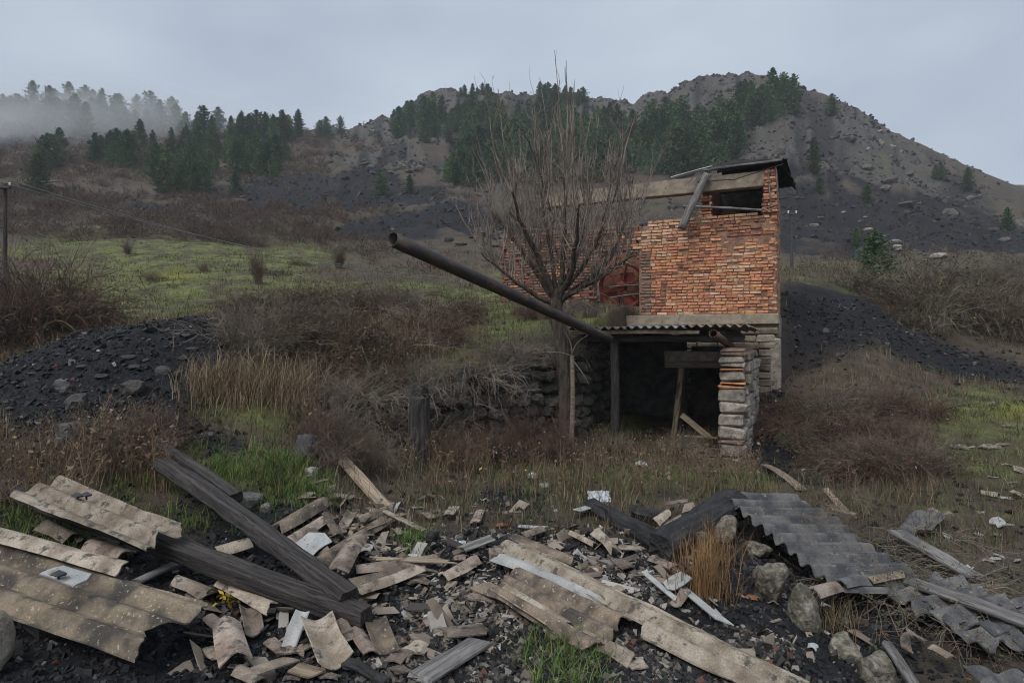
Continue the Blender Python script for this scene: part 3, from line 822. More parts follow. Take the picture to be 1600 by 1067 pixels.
for k in range(12):      # arch shoulders
    a = -4.265 + k * 1.16 / 12; xm = a + .048
    zt = 4.0 + 0.25 * (1 - ((xm + 3.68) / .58) ** 2)
    V, F = box(0.0965, 0.255, 4.268 - zt, 0, 1, .004); lw.add(V + np.array([xm, 0.235, (4.268 + zt) / 2]), F)
link('wing_wall', lw.mesh('wing_wall', M['mortar']), house)
hbox('recess_wall', -4.5, -3.12, 1.4, 1.6, 2.3, 4.6, M['brick_dark'])
hbox('inner_pier', -3.115, -2.9, 0.365, 1.35, Z0, 4.2, M['brick_grey'], jit=.01)
# corner pier core
hbox('corner_pier', -0.27, -0.04, 0.09, 0.34, 4.81, 5.84, M['mortar'])
# concrete beam under the bricks and stone base
hbox('plinth', -3.6, 0.03, -0.035, 0.37, ZP, Z0 - 0.004, M['concrete'], jit=.01, bev=.02)
hbox('side_plinth', -0.34, 0.035, 0.375, 3.1, ZP - .3, Z0 - 0.01, M['concrete'], jit=.01, bev=.02)
sw = hbox('stone_base', -3.3, -0.02, 0.06, 0.36, 0.2, ZP - .004, M['mortar'])
smesh = []
k = 0
for z in np.arange(0.25, 2.34, 0.165):
    x = -3.3 + rng.random() * .1
    while x < -0.05:
        w = 0.22 + rng.random() * 0.42; w = min(w, 0.03 - x)
        if w < .1: break
        V, F = box(w - .02, 0.14 + rng.random() * .05, 0.15 + rng.random() * .01, 0.018, k + 900, 0.025); k += 1
        o = link('stone', mesh_np('stone', V, F, M['house_stone']), sw); o.location = (x + w / 2, 0.03, z); o.rotation_euler = (random.gauss(0, .03), random.gauss(0, .04), random.gauss(0, .04))
        x += w
hbox('corner_pillar', -0.16, 0.07, -0.06, 0.9, 0.3, ZP - .31, M['block'], jit=.02, bev=.03)
hbox('side_base', -0.3, 0.04, 0.91, 3.1, 0.6, ZP - .31, M['concrete'], jit=.02, bev=.03)
# concrete ring beam under the roof
V, F = beam(5.6, 0.26, 0.375, 3, 0.02, 0.006, 0.012)
rb = hpart('ring_beam', V, F, M['concrete']); rb.location = (-3.03, 0.21, 5.695)
# roof remains
def quad_sheet(name, pts, th, m, parent=house, seed=0, n=6, rough=0.02):
    rng_ = np.random.default_rng(seed)
    p = [np.array(a, float) for a in pts]
    s = np.linspace(0, 1, n)
    S, Tt = np.meshgrid(s, s, indexing='ij')
    P = (p[0][None, None] * ((1 - S) * (1 - Tt))[..., None] + p[1][None, None] * (S * (1 - Tt))[..., None] + p[2][None, None] * (S * Tt)[..., None] + p[3][None, None] * ((1 - S) * Tt)[..., None])
    P += (rng_.random(P.shape) - .5) * rough * 2
    nrm = np.cross(p[1] - p[0], p[3] - p[0]); nrm /= np.linalg.norm(nrm)
    A = P.reshape(-1, 3); B = A - nrm * th
    I = np.arange(n * n).reshape(n, n); N_ = n * n
    q = np.stack([I[:-1, :-1], I[1:, :-1], I[1:, 1:], I[:-1, 1:]], -1).reshape(-1, 4)
    rim = np.concatenate([I[0, :], I[1:, -1], I[-1, -2::-1], I[-2:0:-1, 0]])
    rq = np.stack([rim, np.roll(rim, -1), np.roll(rim, -1) + N_, rim + N_], -1)
    return link(name, mesh_np(name, np.concatenate([A, B]), np.concatenate([q, q[:, ::-1] + N_, rq]), m), parent)
quad_sheet('roofing_felt', [(-1.45, -0.03, 5.96), (0.12, -0.06, 6.02), (0.20, 0.75, 6.24), (-1.05, 0.75, 6.36)], 0.015, M['tar'], seed=3, rough=.022)
quad_sheet('roofing_felt', [(-1.2, 0.72, 6.33), (0.2, 0.72, 6.22), (0.3, 3.0, 6.10), (-1.6, 3.05, 6.06)], 0.012, M['tar'], seed=4, rough=.025)
quad_sheet('felt_flap', [(0.06, -0.05, 6.00), (0.30, 0.5, 5.68), (0.42, 1.6, 5.66), (0.14, 2.0, 6.0)], 0.012, M['tar'], seed=5, rough=.03)
for z_, a in ((5.95, -1.5), (5.97, -0.75)):
    pass
def hbar(name, A, B, w, h, m, seed=0, roll=0.0, rnd=False, r1=None):
    mtx, L = frame(A, B, roll)
    V, F = log_shape(L, w, r1 or w, seed) if rnd else beam(L, w, h, seed, 0.02, 0.004, 0.008)
    return link(name, mesh_np(name, V, F, m, rnd), house, M=mtx)
hbar('roof_batten', (-1.6, -0.04, 5.98), (0.1, -0.06, 6.0), .05, .05, M['wood_grey'], 1)
hbar('roof_batten', (-1.3, 0.05, 5.93), (0.0, 0.0, 6.0), .05, .06, M['wood_dark'], 2)
hbar('edge_board', (-2.35, 0.15, 5.93), (-1.38, -0.02, 6.04), .16, .025, M['white_paint'], 3)
hbar('sagging_rod', (-1.72, -0.10, 5.70), (-0.9, -0.13, 5.66), .022, .022, M['charred'], 4)
hbar('sagging_rod', (-0.9, -0.13, 5.66), (0.12, -0.08, 5.90), .022, .022, M['charred'], 4)
for k in range(4):
    hbar('lath', (-1.72 + .06 * k, -0.03, 5.94), (-1.98 + .07 * k, -0.16, 5.62), .035, .015, M['wood_grey'], 10 + k)
hbar('antenna_stick', (-2.4, 0.2, 5.93), (-2.22, 0.2, 6.42), .02, .02, M['charred'], 8)
for x in (-0.16, 0.0):
    hbar('conduit', (x - .04, -0.02, 5.86), (x + 0.03, -0.03, 4.9), .028, .028, M['wood_grey'], 9)
for z in (5.55, 5.2, 4.98, 4.92):
    hbar('spike', (-0.33, -0.05, z - .02), (-0.02, -0.08, z + .04), .02, .02, M['wood_tan'], 9)
hbar('bracket', (0.02, .2, 5.2), (0.24, .1, 5.21), .03, .03, M['rust'], 9)

# loose timbers resting on the wall
def wmat(m): 
    return house_mtx @ m
house_mtx = Matrix.Translation((BC[0], BC[1], 0)) @ Matrix.Rotation(-BA, 4, 'Z')
def hp(x, y, z): return house_mtx @ Vector((x, y, z))
def thing_bar(name, A, B, w, h, m, label, cat, seed=0, roll=0.0, rnd=False, r1=None, group=None, rough=.006, bev=.012, ragged=.03):
    mtx, L = frame(A, B, roll)
    V, F = log_shape(L, w, r1 or w, seed) if rnd else beam(L, w, h, seed, ragged, rough, bev)
    return link(name, mesh_np(name, V, F, m, rnd), None, label, cat, group, M=mtx)
thing_bar('log', hp(-1.50, -0.06, 5.88), hp(-2.02, -0.42, 4.58), .085, .085, M['wood_grey'], 'grey round log hanging over the top of the brick wall', 'log', 3, rnd=True, r1=.095)
thing_bar('board', hp(-2.02, -0.30, 5.13), hp(-0.32, -0.06, 4.93), .07, .05, M['wood_grey'], 'thin weathered board lying along the top of the brick wall', 'board', 4)
V, F = stone((.2, .14, .12), 5)
link('loose_brick', mesh_np('loose_brick', V, F, M['brick_buff']), None, 'pale loose brick beside the grey log on the wall top', 'brick', M=Matrix.Translation(hp(-1.72, -0.02, 4.98)))

# red iron wheel in the arched recess
wheel = link('winch_wheel', None, None, 'red iron wheel with boards behind the bare tree, in the arched recess', 'wheel')
wheel.matrix_basis = house_mtx @ T(-3.68, 0.62, 3.42)
def ring(ro, ri, d, n=40):
    a = np.linspace(0, 2 * math.pi, n, endpoint=False)
    P = [np.stack([r * np.cos(a), np.full(n, y), r * np.sin(a)], 1) for r, y in ((ro, -d), (ro, d), (ri, d), (ri, -d))]
    V = np.concatenate(P); I = np.arange(4 * n).reshape(4, n)
    return V, np.concatenate([np.stack([I[k], np.roll(I[k], -1), np.roll(I[(k + 1) % 4], -1), I[(k + 1) % 4]], 1) for k in range(4)])
V, F = ring(.60, .53, .06); link('rim', mesh_np('rim', V, F, M['red_iron']), wheel)
for k in range(6):
    mtx, L = frame((0, 0, 0), (.56 * math.cos(k * math.pi / 3 + .3), 0, .56 * math.sin(k * math.pi / 3 + .3)))
    V, F = beam(L, .09, .03, k, .0, .001, .004); link('spoke', mesh_np('spoke', V, F, M['red_iron']), wheel, M=mtx)
V, F = ring(.12, .03, .09, 20); link('hub', mesh_np('hub', V, F, M['red_iron']), wheel)
for k, (x, z, w, h) in enumerate(((-.28, -.32, .26, .42), (.16, -.38, .3, .3), (.1, .2, .34, .3))):
    V, F = box(w, .02, h, .004, k); link('panel', mesh_np('panel', V + np.array([x, .1, z]), F, M['red_iron']), wheel)
for k, (z, s) in enumerate(((-.02, .02), (-.3, .08), (-.68, .0))):
    thing_bar('board', hp(-3.98, .5, 3.42 + z), hp(-3.15, .45, 3.42 + z + s), .09, .03, M['wood_grey'], ['upper grey board across the red wheel', 'middle sloping grey board across the red wheel', 'lowest grey board under the red wheel'][k], 'board', 40 + k)

# ================================================================== SHED
shed = link('shed', None, label='low open shed with corrugated roof and block pier in front of the house', cat='shed')
shed.matrix_basis = house_mtx.copy()
def spart(name, V, F, m, smooth=False, **k): return link(name, mesh_np(name, V, F, m, smooth), shed, **k)
for k, (xa, xb) in enumerate(((-3.42, -2.32), (-2.40, -1.30), (-1.38, -0.30))):
    V, F = corr(4.0, 1.1, .15, .026, .008, (.06, .06, .01, .01), 60 + k, sag=-.0)
    m = Matrix(((0, -1, 0, 0), (1, 0, 0, 0), (0, 0, 1, 0), (0, 0, 0, 1)))
    mt = Matrix.Translation(((xa + xb) / 2, -2.28, 2.225 + 0.012 * k)) @ Matrix.Rotation(R(-0.4), 4, 'X') @ m
    link('roof_sheet', mesh_np('roof_sheet', V, F, M['asb_grey' if k == 1 else 'asb'], True), shed, M=mt)
V, F = beam(2.3, .08, .07, 4, .02, .004, .008); spart('fascia', V, F, M['wood_tan'], M=T(-2.25, -4.12, 2.155))
V, F = beam(2.9, .10, .12, 5); spart('rafter', V, F, M['wood_dark'], M=T(-1.85, -3.9, 2.05))
for x in (-3.2, -2.3, -1.4, -.75):
    V, F = beam(3.9, .08, .10, 6); spart('rafter', V, F, M['wood_dark'], M=T(x, -2.1, 2.135) @ Matrix.Rotation(R(90), 4, 'Z'))
V, F = beam(2.0, .15, .15, 7); spart('post', V, F, M['wood_dark'], M=T(-2.62, -3.92, 1.05) @ Matrix.Rotation(R(90), 4, 'Y'))
# block pier / right wall: front end of big blocks and bricks, rubble along the side
pier = hbox('pier_wall', -.74, -.44, -3.98, -1.0, -.1, 1.9, M['mortar'], shed)
zz = -.15; k = 0
for (h, kind) in ((.24, 'b'), (.23, 'b'), (.07, 'd'), (.20, 'b'), (.22, 'b'), (.19, 'b'), (.21, 'b'), (.065, 'o'), (.065, 'o'), (.17, 'b'), (.065, 'o'), (.065, 'b'), (.12, 'b'), (.07, 'd'), (.06, 'd')):
    w = .40 - .004 * k + .05 * random.random()
    V, F = box(w, .30, h - .008, .02, 700 + k, .03)
    o = link('block' if kind == 'b' else 'brick', mesh_np('block', V, F, M[{'b': 'block', 'o': 'brick_orange', 'd': 'brick_grey'}[kind]]), pier)
    o.location = (-.59 + random.gauss(0, .012), -4.03, zz + h / 2); o.rotation_euler = (0, random.gauss(0, .015), random.gauss(0, .04)); zz += h; k += 1
for z in np.arange(-.05, 1.9, .19):
    y = -3.86
    while y < -1.0:
        w = .2 + random.random() * .25
        if z < 1.75 - max(0, (y + 3.3)) * .12:
            V, F = box(.16, w - .015, .18, .02, 800 + k, .03)
            o = link('stone', mesh_np('stone', V, F, M['block' if random.random() < .75 else 'house_stone']), pier); o.location = (-.42 + random.gauss(0, .018), y + w / 2, z + .09); k += 1
        y += w
# inner doorway
hbox('lintel', -1.95, -.76, -2.75, -2.55, 1.50, 1.62, M['wood_tan'], shed, jit=.01)
hbox('lintel_course', -1.95, -.76, -2.76, -2.5, 1.63, 1.80, M['block'], shed, jit=.02)
hbox('door_jamb', -.90, -.76, -2.72, -2.5, .0, 1.49, M['block'], shed, jit=.02)
V, F = beam(1.4, .14, .13, 9, taper=.2); spart('door_post', V, F, M['wood_tan'], M=T(-1.72, -2.65, .80) @ Matrix.Rotation(R(97), 4, 'Y'))
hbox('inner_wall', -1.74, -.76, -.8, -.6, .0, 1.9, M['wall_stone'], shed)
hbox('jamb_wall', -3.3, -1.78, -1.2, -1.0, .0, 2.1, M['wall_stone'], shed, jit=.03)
thing_bar('plank', hp(-1.6, -2.95, .62), hp(-1.05, -3.1, .22), .14, .04, M['wood_tan'], 'broken tan plank slumped in the shed doorway', 'plank', 12, roll=.5)
thing_bar('plank', hp(-1.5, -3.3, .27), hp(-.9, -3.25, .26), .13, .03, M['wood_tan'], 'tan plank lying flat on the shed floor', 'plank', 13)

def pipe(A, B, r, th, n=28, K=14):
    mtx, L = frame(A, B)
    a = np.arange(n) * 2 * math.pi / n; xs = np.linspace(-L / 2, L / 2, K)
    def shell(rr): return np.stack([np.repeat(xs, n), np.tile(rr * np.cos(a), K), np.tile(rr * np.sin(a), K)], 1)
    V = np.concatenate([shell(r), shell(r - th)]); I = np.arange(2 * K * n).reshape(2, K, n)
    def q(J): return np.stack([J[:-1], np.roll(J, -1, 1)[:-1], np.roll(J, -1, 1)[1:], J[1:]], -1).reshape(-1, 4)
    ends = [np.stack([I[0, e], np.roll(I[0, e], -1), np.roll(I[1, e], -1), I[1, e]], 1) for e in (0, -1)]
    return V, np.concatenate([q(I[0])[:, ::-1], q(I[1]), ends[0], ends[1][:, ::-1]]), mtx
V, F, m = pipe(pt(613, 374, 6.0), pt(952, 530, 10.4), .075, .006)
lp = link('steel_pipe', None, None, 'long dark steel pipe slanting from the shed roof past the bare tree', 'pipe', M=m)
link('tube', mesh_np('tube', V, F, M['pipe'], True), lp)
for xx, rr, ww in ((-1.1, .0785, .025), (1.2, .0785, .025)):
    a_ = np.arange(28) * 2 * math.pi / 28; P_ = np.concatenate([np.stack([np.full(28, xx + s * ww / 2), r_ * np.cos(a_), r_ * np.sin(a_)], 1) for s, r_ in ((-1, .0755), (-.6, rr), (.6, rr), (1, .0755))]); I_ = np.arange(112).reshape(4, 28)
    link('weld_collar', mesh_np('weld_collar', P_, np.concatenate([np.stack([I_[k], I_[k + 1], np.roll(I_[k + 1], -1), np.roll(I_[k], -1)], 1) for k in range(3)]), M['rust'], True), lp)
V, F, m = pipe(pt(1114, 521, 9.55), pt(1142, 540, 10.6), .065, .006, 24, 4)
link('steel_pipe', mesh_np('steel_pipe', V, F, M['rust'], True), None, 'short brown pipe stub resting on top of the block pier', 'pipe', M=m)

# ================================================================== RETAINING WALL
rw = link('retaining_wall', None, label='dark mossy dry stone retaining wall behind the brambles', cat='wall')
rngw = np.random.default_rng(77)
smeshes = []
for k in range(8):
    V, F = stone((1, 1, 1), 300 + k, ICO2, .10, .75); smeshes.append(mesh_np('stone', V, F, M['wall_stone']))
def wall_run(A, B, zt0, zt1, thick=.32):
    A = np.array(A); B = np.array(B); L = np.linalg.norm(B - A); d = (B - A) / L; n = np.array([d[1], -d[0]])
    s = 0.0
    for row in range(9):
        s = rngw.random() * .15
        while s < L:
            w = .22 + rngw.random() * .24; h = .20 + rngw.random() * .06
            p = A + d * (s + w / 2) + n * (.06 + .05 * rngw.random())
            zb = gz(p[0] + n[0] * .4, p[1] + n[1] * .4) - .05
            z = zb + .1 + row * .205
            zt = zt0 + (zt1 - zt0) * (s / L)
            if z < zt + .05:
                o = link('stone', smeshes[int(rngw.integers(8))], rw)
                o.location = (p[0], p[1], z); o.scale = (w, thick, h + .03)
                o.rotation_euler = (rngw.normal() * .06, rngw.normal() * .08, math.atan2(d[1], d[0]) + rngw.normal() * .1)
            s += w * .93
wall_run(WALL_A, WALL_B, 1.12, 1.85)
wall_run(WALL_B, WALL_C, 1.95, 2.1)

# ================================================================== POSTS, POLES, WIRES
p = hit(655, 722)
V, F = log_shape(.98, .165, .125, 5, 16, .01, .07)
link('stump_post', mesh_np('stump_post', V, F, M['wood_dark'], False), None, 'thick black cut off wooden post before the retaining wall', 'post', M=Matrix.Translation((p.x, p.y + .0, p.z + .36)) @ Matrix.Rotation(R(-88), 4, 'Y') @ Matrix.Rotation(R(-3), 4, 'Z'))
def pole(u, vt, vb, Y, r, label):
    x, y, zb = pt(u, vb, Y); zt = pt(u, vt, Y)[2]; zb = min(zb, gz(x, y))
    root = link('utility_pole', None, None, label, 'pole', 'power line poles'); root.location = (x, y, zb)
    H = zt - zb
    V, F = log_shape(H, r, r * .8, 3, 10, .005, .03)
    link('post', mesh_np('post', V, F, M['wood_dark'], True), root, M=Matrix.Translation((0, 0, H / 2)) @ Matrix.Rotation(R(-90), 4, 'Y'))
    V, F = beam(.7 if Y > 30 else .5, .08, .08, 2); link('crossarm', mesh_np('crossarm', V, F, M['wood_dark']), root, M=T(0, -.1, H - .15))
    for sx in (-.3, .3):
        V, F = log_shape(.22, .05, .06, 4, 8, 0, 0); link('insulator', mesh_np('insulator', V * (1 if Y > 30 else .4), F, M['porcelain'], True), root, M=T(sx * (1 if Y > 30 else .7), -.1, H - (0 if Y > 30 else .06)) @ Matrix.Rotation(R(-90), 4, 'Y'))
    return Vector((x, y, zt))
pa = pole(8, 286, 470, 17, .06, 'dark wooden utility pole at the left edge of the field')
pb = pole(1237, 332, 426, 46, .13, 'dark utility pole right of the brick house')
for k, (dz, du) in enumerate(((0, 0), (.06, .2))):
    A = Vector((pa.x + du, pa.y, pa.z + dz)); Bp = Vector(pt(1237 if k else 1228, 330, 46))
    s = np.linspace(0, 1, 40)
    P = np.array([A.lerp(Bp, t) for t in s]); P[:, 2] -= 4 * s * (1 - s) * (3.9 + .25 * k)
    V, F = tubes(P[None], np.full((1, 40), .010), 4)
    link('power_line', mesh_np('power_line', V, F, M['wire'], True), None, ['lower sagging wire running from the left pole', 'upper sagging wire running from the left pole'][k], 'wire')
A = Vector((pa.x, pa.y, pa.z)); Bp = Vector(pt(-300, 250, 17)); s = np.linspace(0, 1, 12); P = np.array([A.lerp(Bp, t) for t in s])

# ================================================================== FOREGROUND DEBRIS
class Fit:
    pass
def lay(u1, v1, u2, v2, l1=0.0, l2=0.0, roll=0.0, sl=True):
    A = hit(u1, v1, l1); B = hit(u2, v2, l2)
    up = slope_up((A + B) / 2) if sl else None
    return frame(A, B, R(roll), up)

def cap(parent, x, y, z):
    """square black washer on a nail through a roof sheet"""
    V, F = box(.055, .05, .014, .004, 3, .004); b1 = Bag(); b1.add(V + np.array([0, 0, .035]), F)
    V, F = log_shape(.05, .006, .006, 2, 6, 0, 0); V = V[:, [1, 2, 0]]; b1.add(V + np.array([0, 0, .015]), F)
    link('nail_cap', b1.mesh('nail_cap', M['black_cap']), parent, M=Matrix.Translation((x, y, z)))

def shard(u1, v1, u2, v2, W, style, m, label, l1=.03, l2=.03, roll=0, seed=0, jag=None, name='sheet_fragment', bend=0.0, group=None, cat='fragment'):
    mtx, L = lay(u1, v1, u2, v2, l1, l2, roll)
    if style == 'c':     # corrugated
        V, F = corr(L, W, .15, .024, .008, jag or (.10, .12, .03, .03), seed)
    elif style == 'h':   # one curved wave
        V, F = corr(L, W, W * 1.55, W * .20, .008, jag or (L * .12, L * .14, W * .12, W * .12), seed, res=14)
    elif style == 'v':   # hollow side up
        V, F = corr(L, W, W * 1.55, W * .18, .008, jag or (L * .12, L * .14, W * .12, W * .12), seed, phase=math.pi, res=14)
    else:                # nearly flat
        V, F = corr(L, W, W * 4, W * .08, .008, jag or (L * .2, L * .2, W * .15, W * .15), seed, res=24)
    return link(name, mesh_np(name, V, F, M[m]), None, label, cat, group, M=mtx)

# the two heavy beams and their companions
def tbeam(u1, v1, l1, u2, v2, l2, w, h, m, label, seed, roll=0, cat='beam', name='beam', rough=.009, ragged=.05, bev=.02):
    mtx, L = lay(u1, v1, u2, v2, l1, l2, roll, False)
    V, F = beam(L, w, h, seed, ragged, rough, bev)
    return link(name, mesh_np(name, V, F, M[m]), None, label, cat, M=mtx)
tbeam(-60, 742, .10, 576, 968, .10, .135, .13, 'wood_dark', 'long dark beam running under the broken sheet to the rubble', 21, roll=8)
tbeam(252, 722, .24, 550, 938, .18, .14, .12, 'wood_dark', 'thick grey black beam lying across the long beam', 22, roll=-12)
tbeam(250, 697, .22, 372, 778, .22, .10, .10, 'wood_dark', 'smaller timber lying behind the thick crossing beam', 23, roll=5)
tbeam(528, 710, .10, 606, 796, .06, .13, .05, 'wood_tan', 'tan plank slanting down through weeds behind the rubble', 24, roll=15, cat='plank', name='plank')
tbeam(652, 1062, .05, 752, 1000, .05, .15, .03, 'wood_grey', 'dark grooved board at the bottom of the rubble', 25, cat='board', name='board')
tbeam(1196, 726, .05, 1252, 764, .05, .13, .03, 'wood_tan', 'brown board on the coal track behind the dark sheet', 26, cat='board', name='board')
tbeam(1290, 764, .05, 1322, 800, .05, .08, .03, 'wood_tan', 'short tan lath beside the dark corrugated sheet', 27, cat='board', name='board')
tbeam(1300, 796, .06, 1340, 806, .06, .07, .05, 'wood_tan', 'stubby wood offcut behind the dark sheet', 28, cat='board', name='board')
tbeam(1398, 828, .12, 1530, 905, .12, .14, .04, 'wood_grey', 'upper grey plank running through brambles at right', 29, cat='plank', name='plank')
tbeam(1415, 905, .16, 1640, 985, .16, .16, .04, 'wood_grey', 'lower grey grooved plank reaching the right edge', 30, cat='plank', name='plank')
tbeam(1386, 1004, .10, 1432, 1075, .10, .06, .035, 'wood_grey', 'short narrow batten standing out of the hollow at bottom right', 31, cat='board', name='board')
tbeam(50, 945, .05, 100, 990, .0, .20, .16, 'wood_dark', 'square dark timber end under the lower left sheet', 32)
tbeam(125, 955, .08, 150, 1000, .0, .12, .06, 'wood_dark', 'split board end under the lower left sheet', 33, cat='board', name='board')
tbeam(210, 910, .04, 275, 880, .06, .07, .03, 'wood_grey', 'short grey lath between the two left sheets', 34, cat='board', name='board')

# left sheets
s1 = shard(55, 758, 270, 846, .38, 'c', 'asb', 'pale corrugated sheet resting on the long beam', .30, .30, roll=4, seed=41, jag=(.05, .16, .03, .05), name='roof_sheet', cat='sheet')
cap(s1, -.20, .04, .02); cap(s1, -.23, .00, .02)
s2 = shard(-90, 860, 286, 985, .52, 'c', 'asb_lichen', 'large lichen spotted corrugated sheet at the lower left', .20, .22, roll=4, seed=42, jag=(.05, .22, .03, .05), name='roof_sheet', cat='sheet')
shard(-80, 815, 200, 890, .17, 'h', 'asb', 'pale curved strip along the top of the lichen sheet', .30, .24, roll=0, seed=43, jag=(.02, .12, .02, .02))
fg = shard(70, 890, 136, 912, .14, 'f', 'asb_grey', 'pale grey flat shard on the lichen spotted sheet', .32, .32, seed=44)
cap(fg, .02, -.05, .01)
shard(62, 818, 116, 842, .17, 'h', 'asb', 'curved tan shard in grass between the left sheets', .10, .06, seed=45)
shard(108, 830, 128, 848, .06, 'f', 'asb', 'small shard beside the curved tan shard', .05, .04, seed=46)
shard(134, 850, 205, 872, .16, 'h', 'asb', 'shaded curved shard under the pale sheet end', .10, .08, seed=47, roll=12)

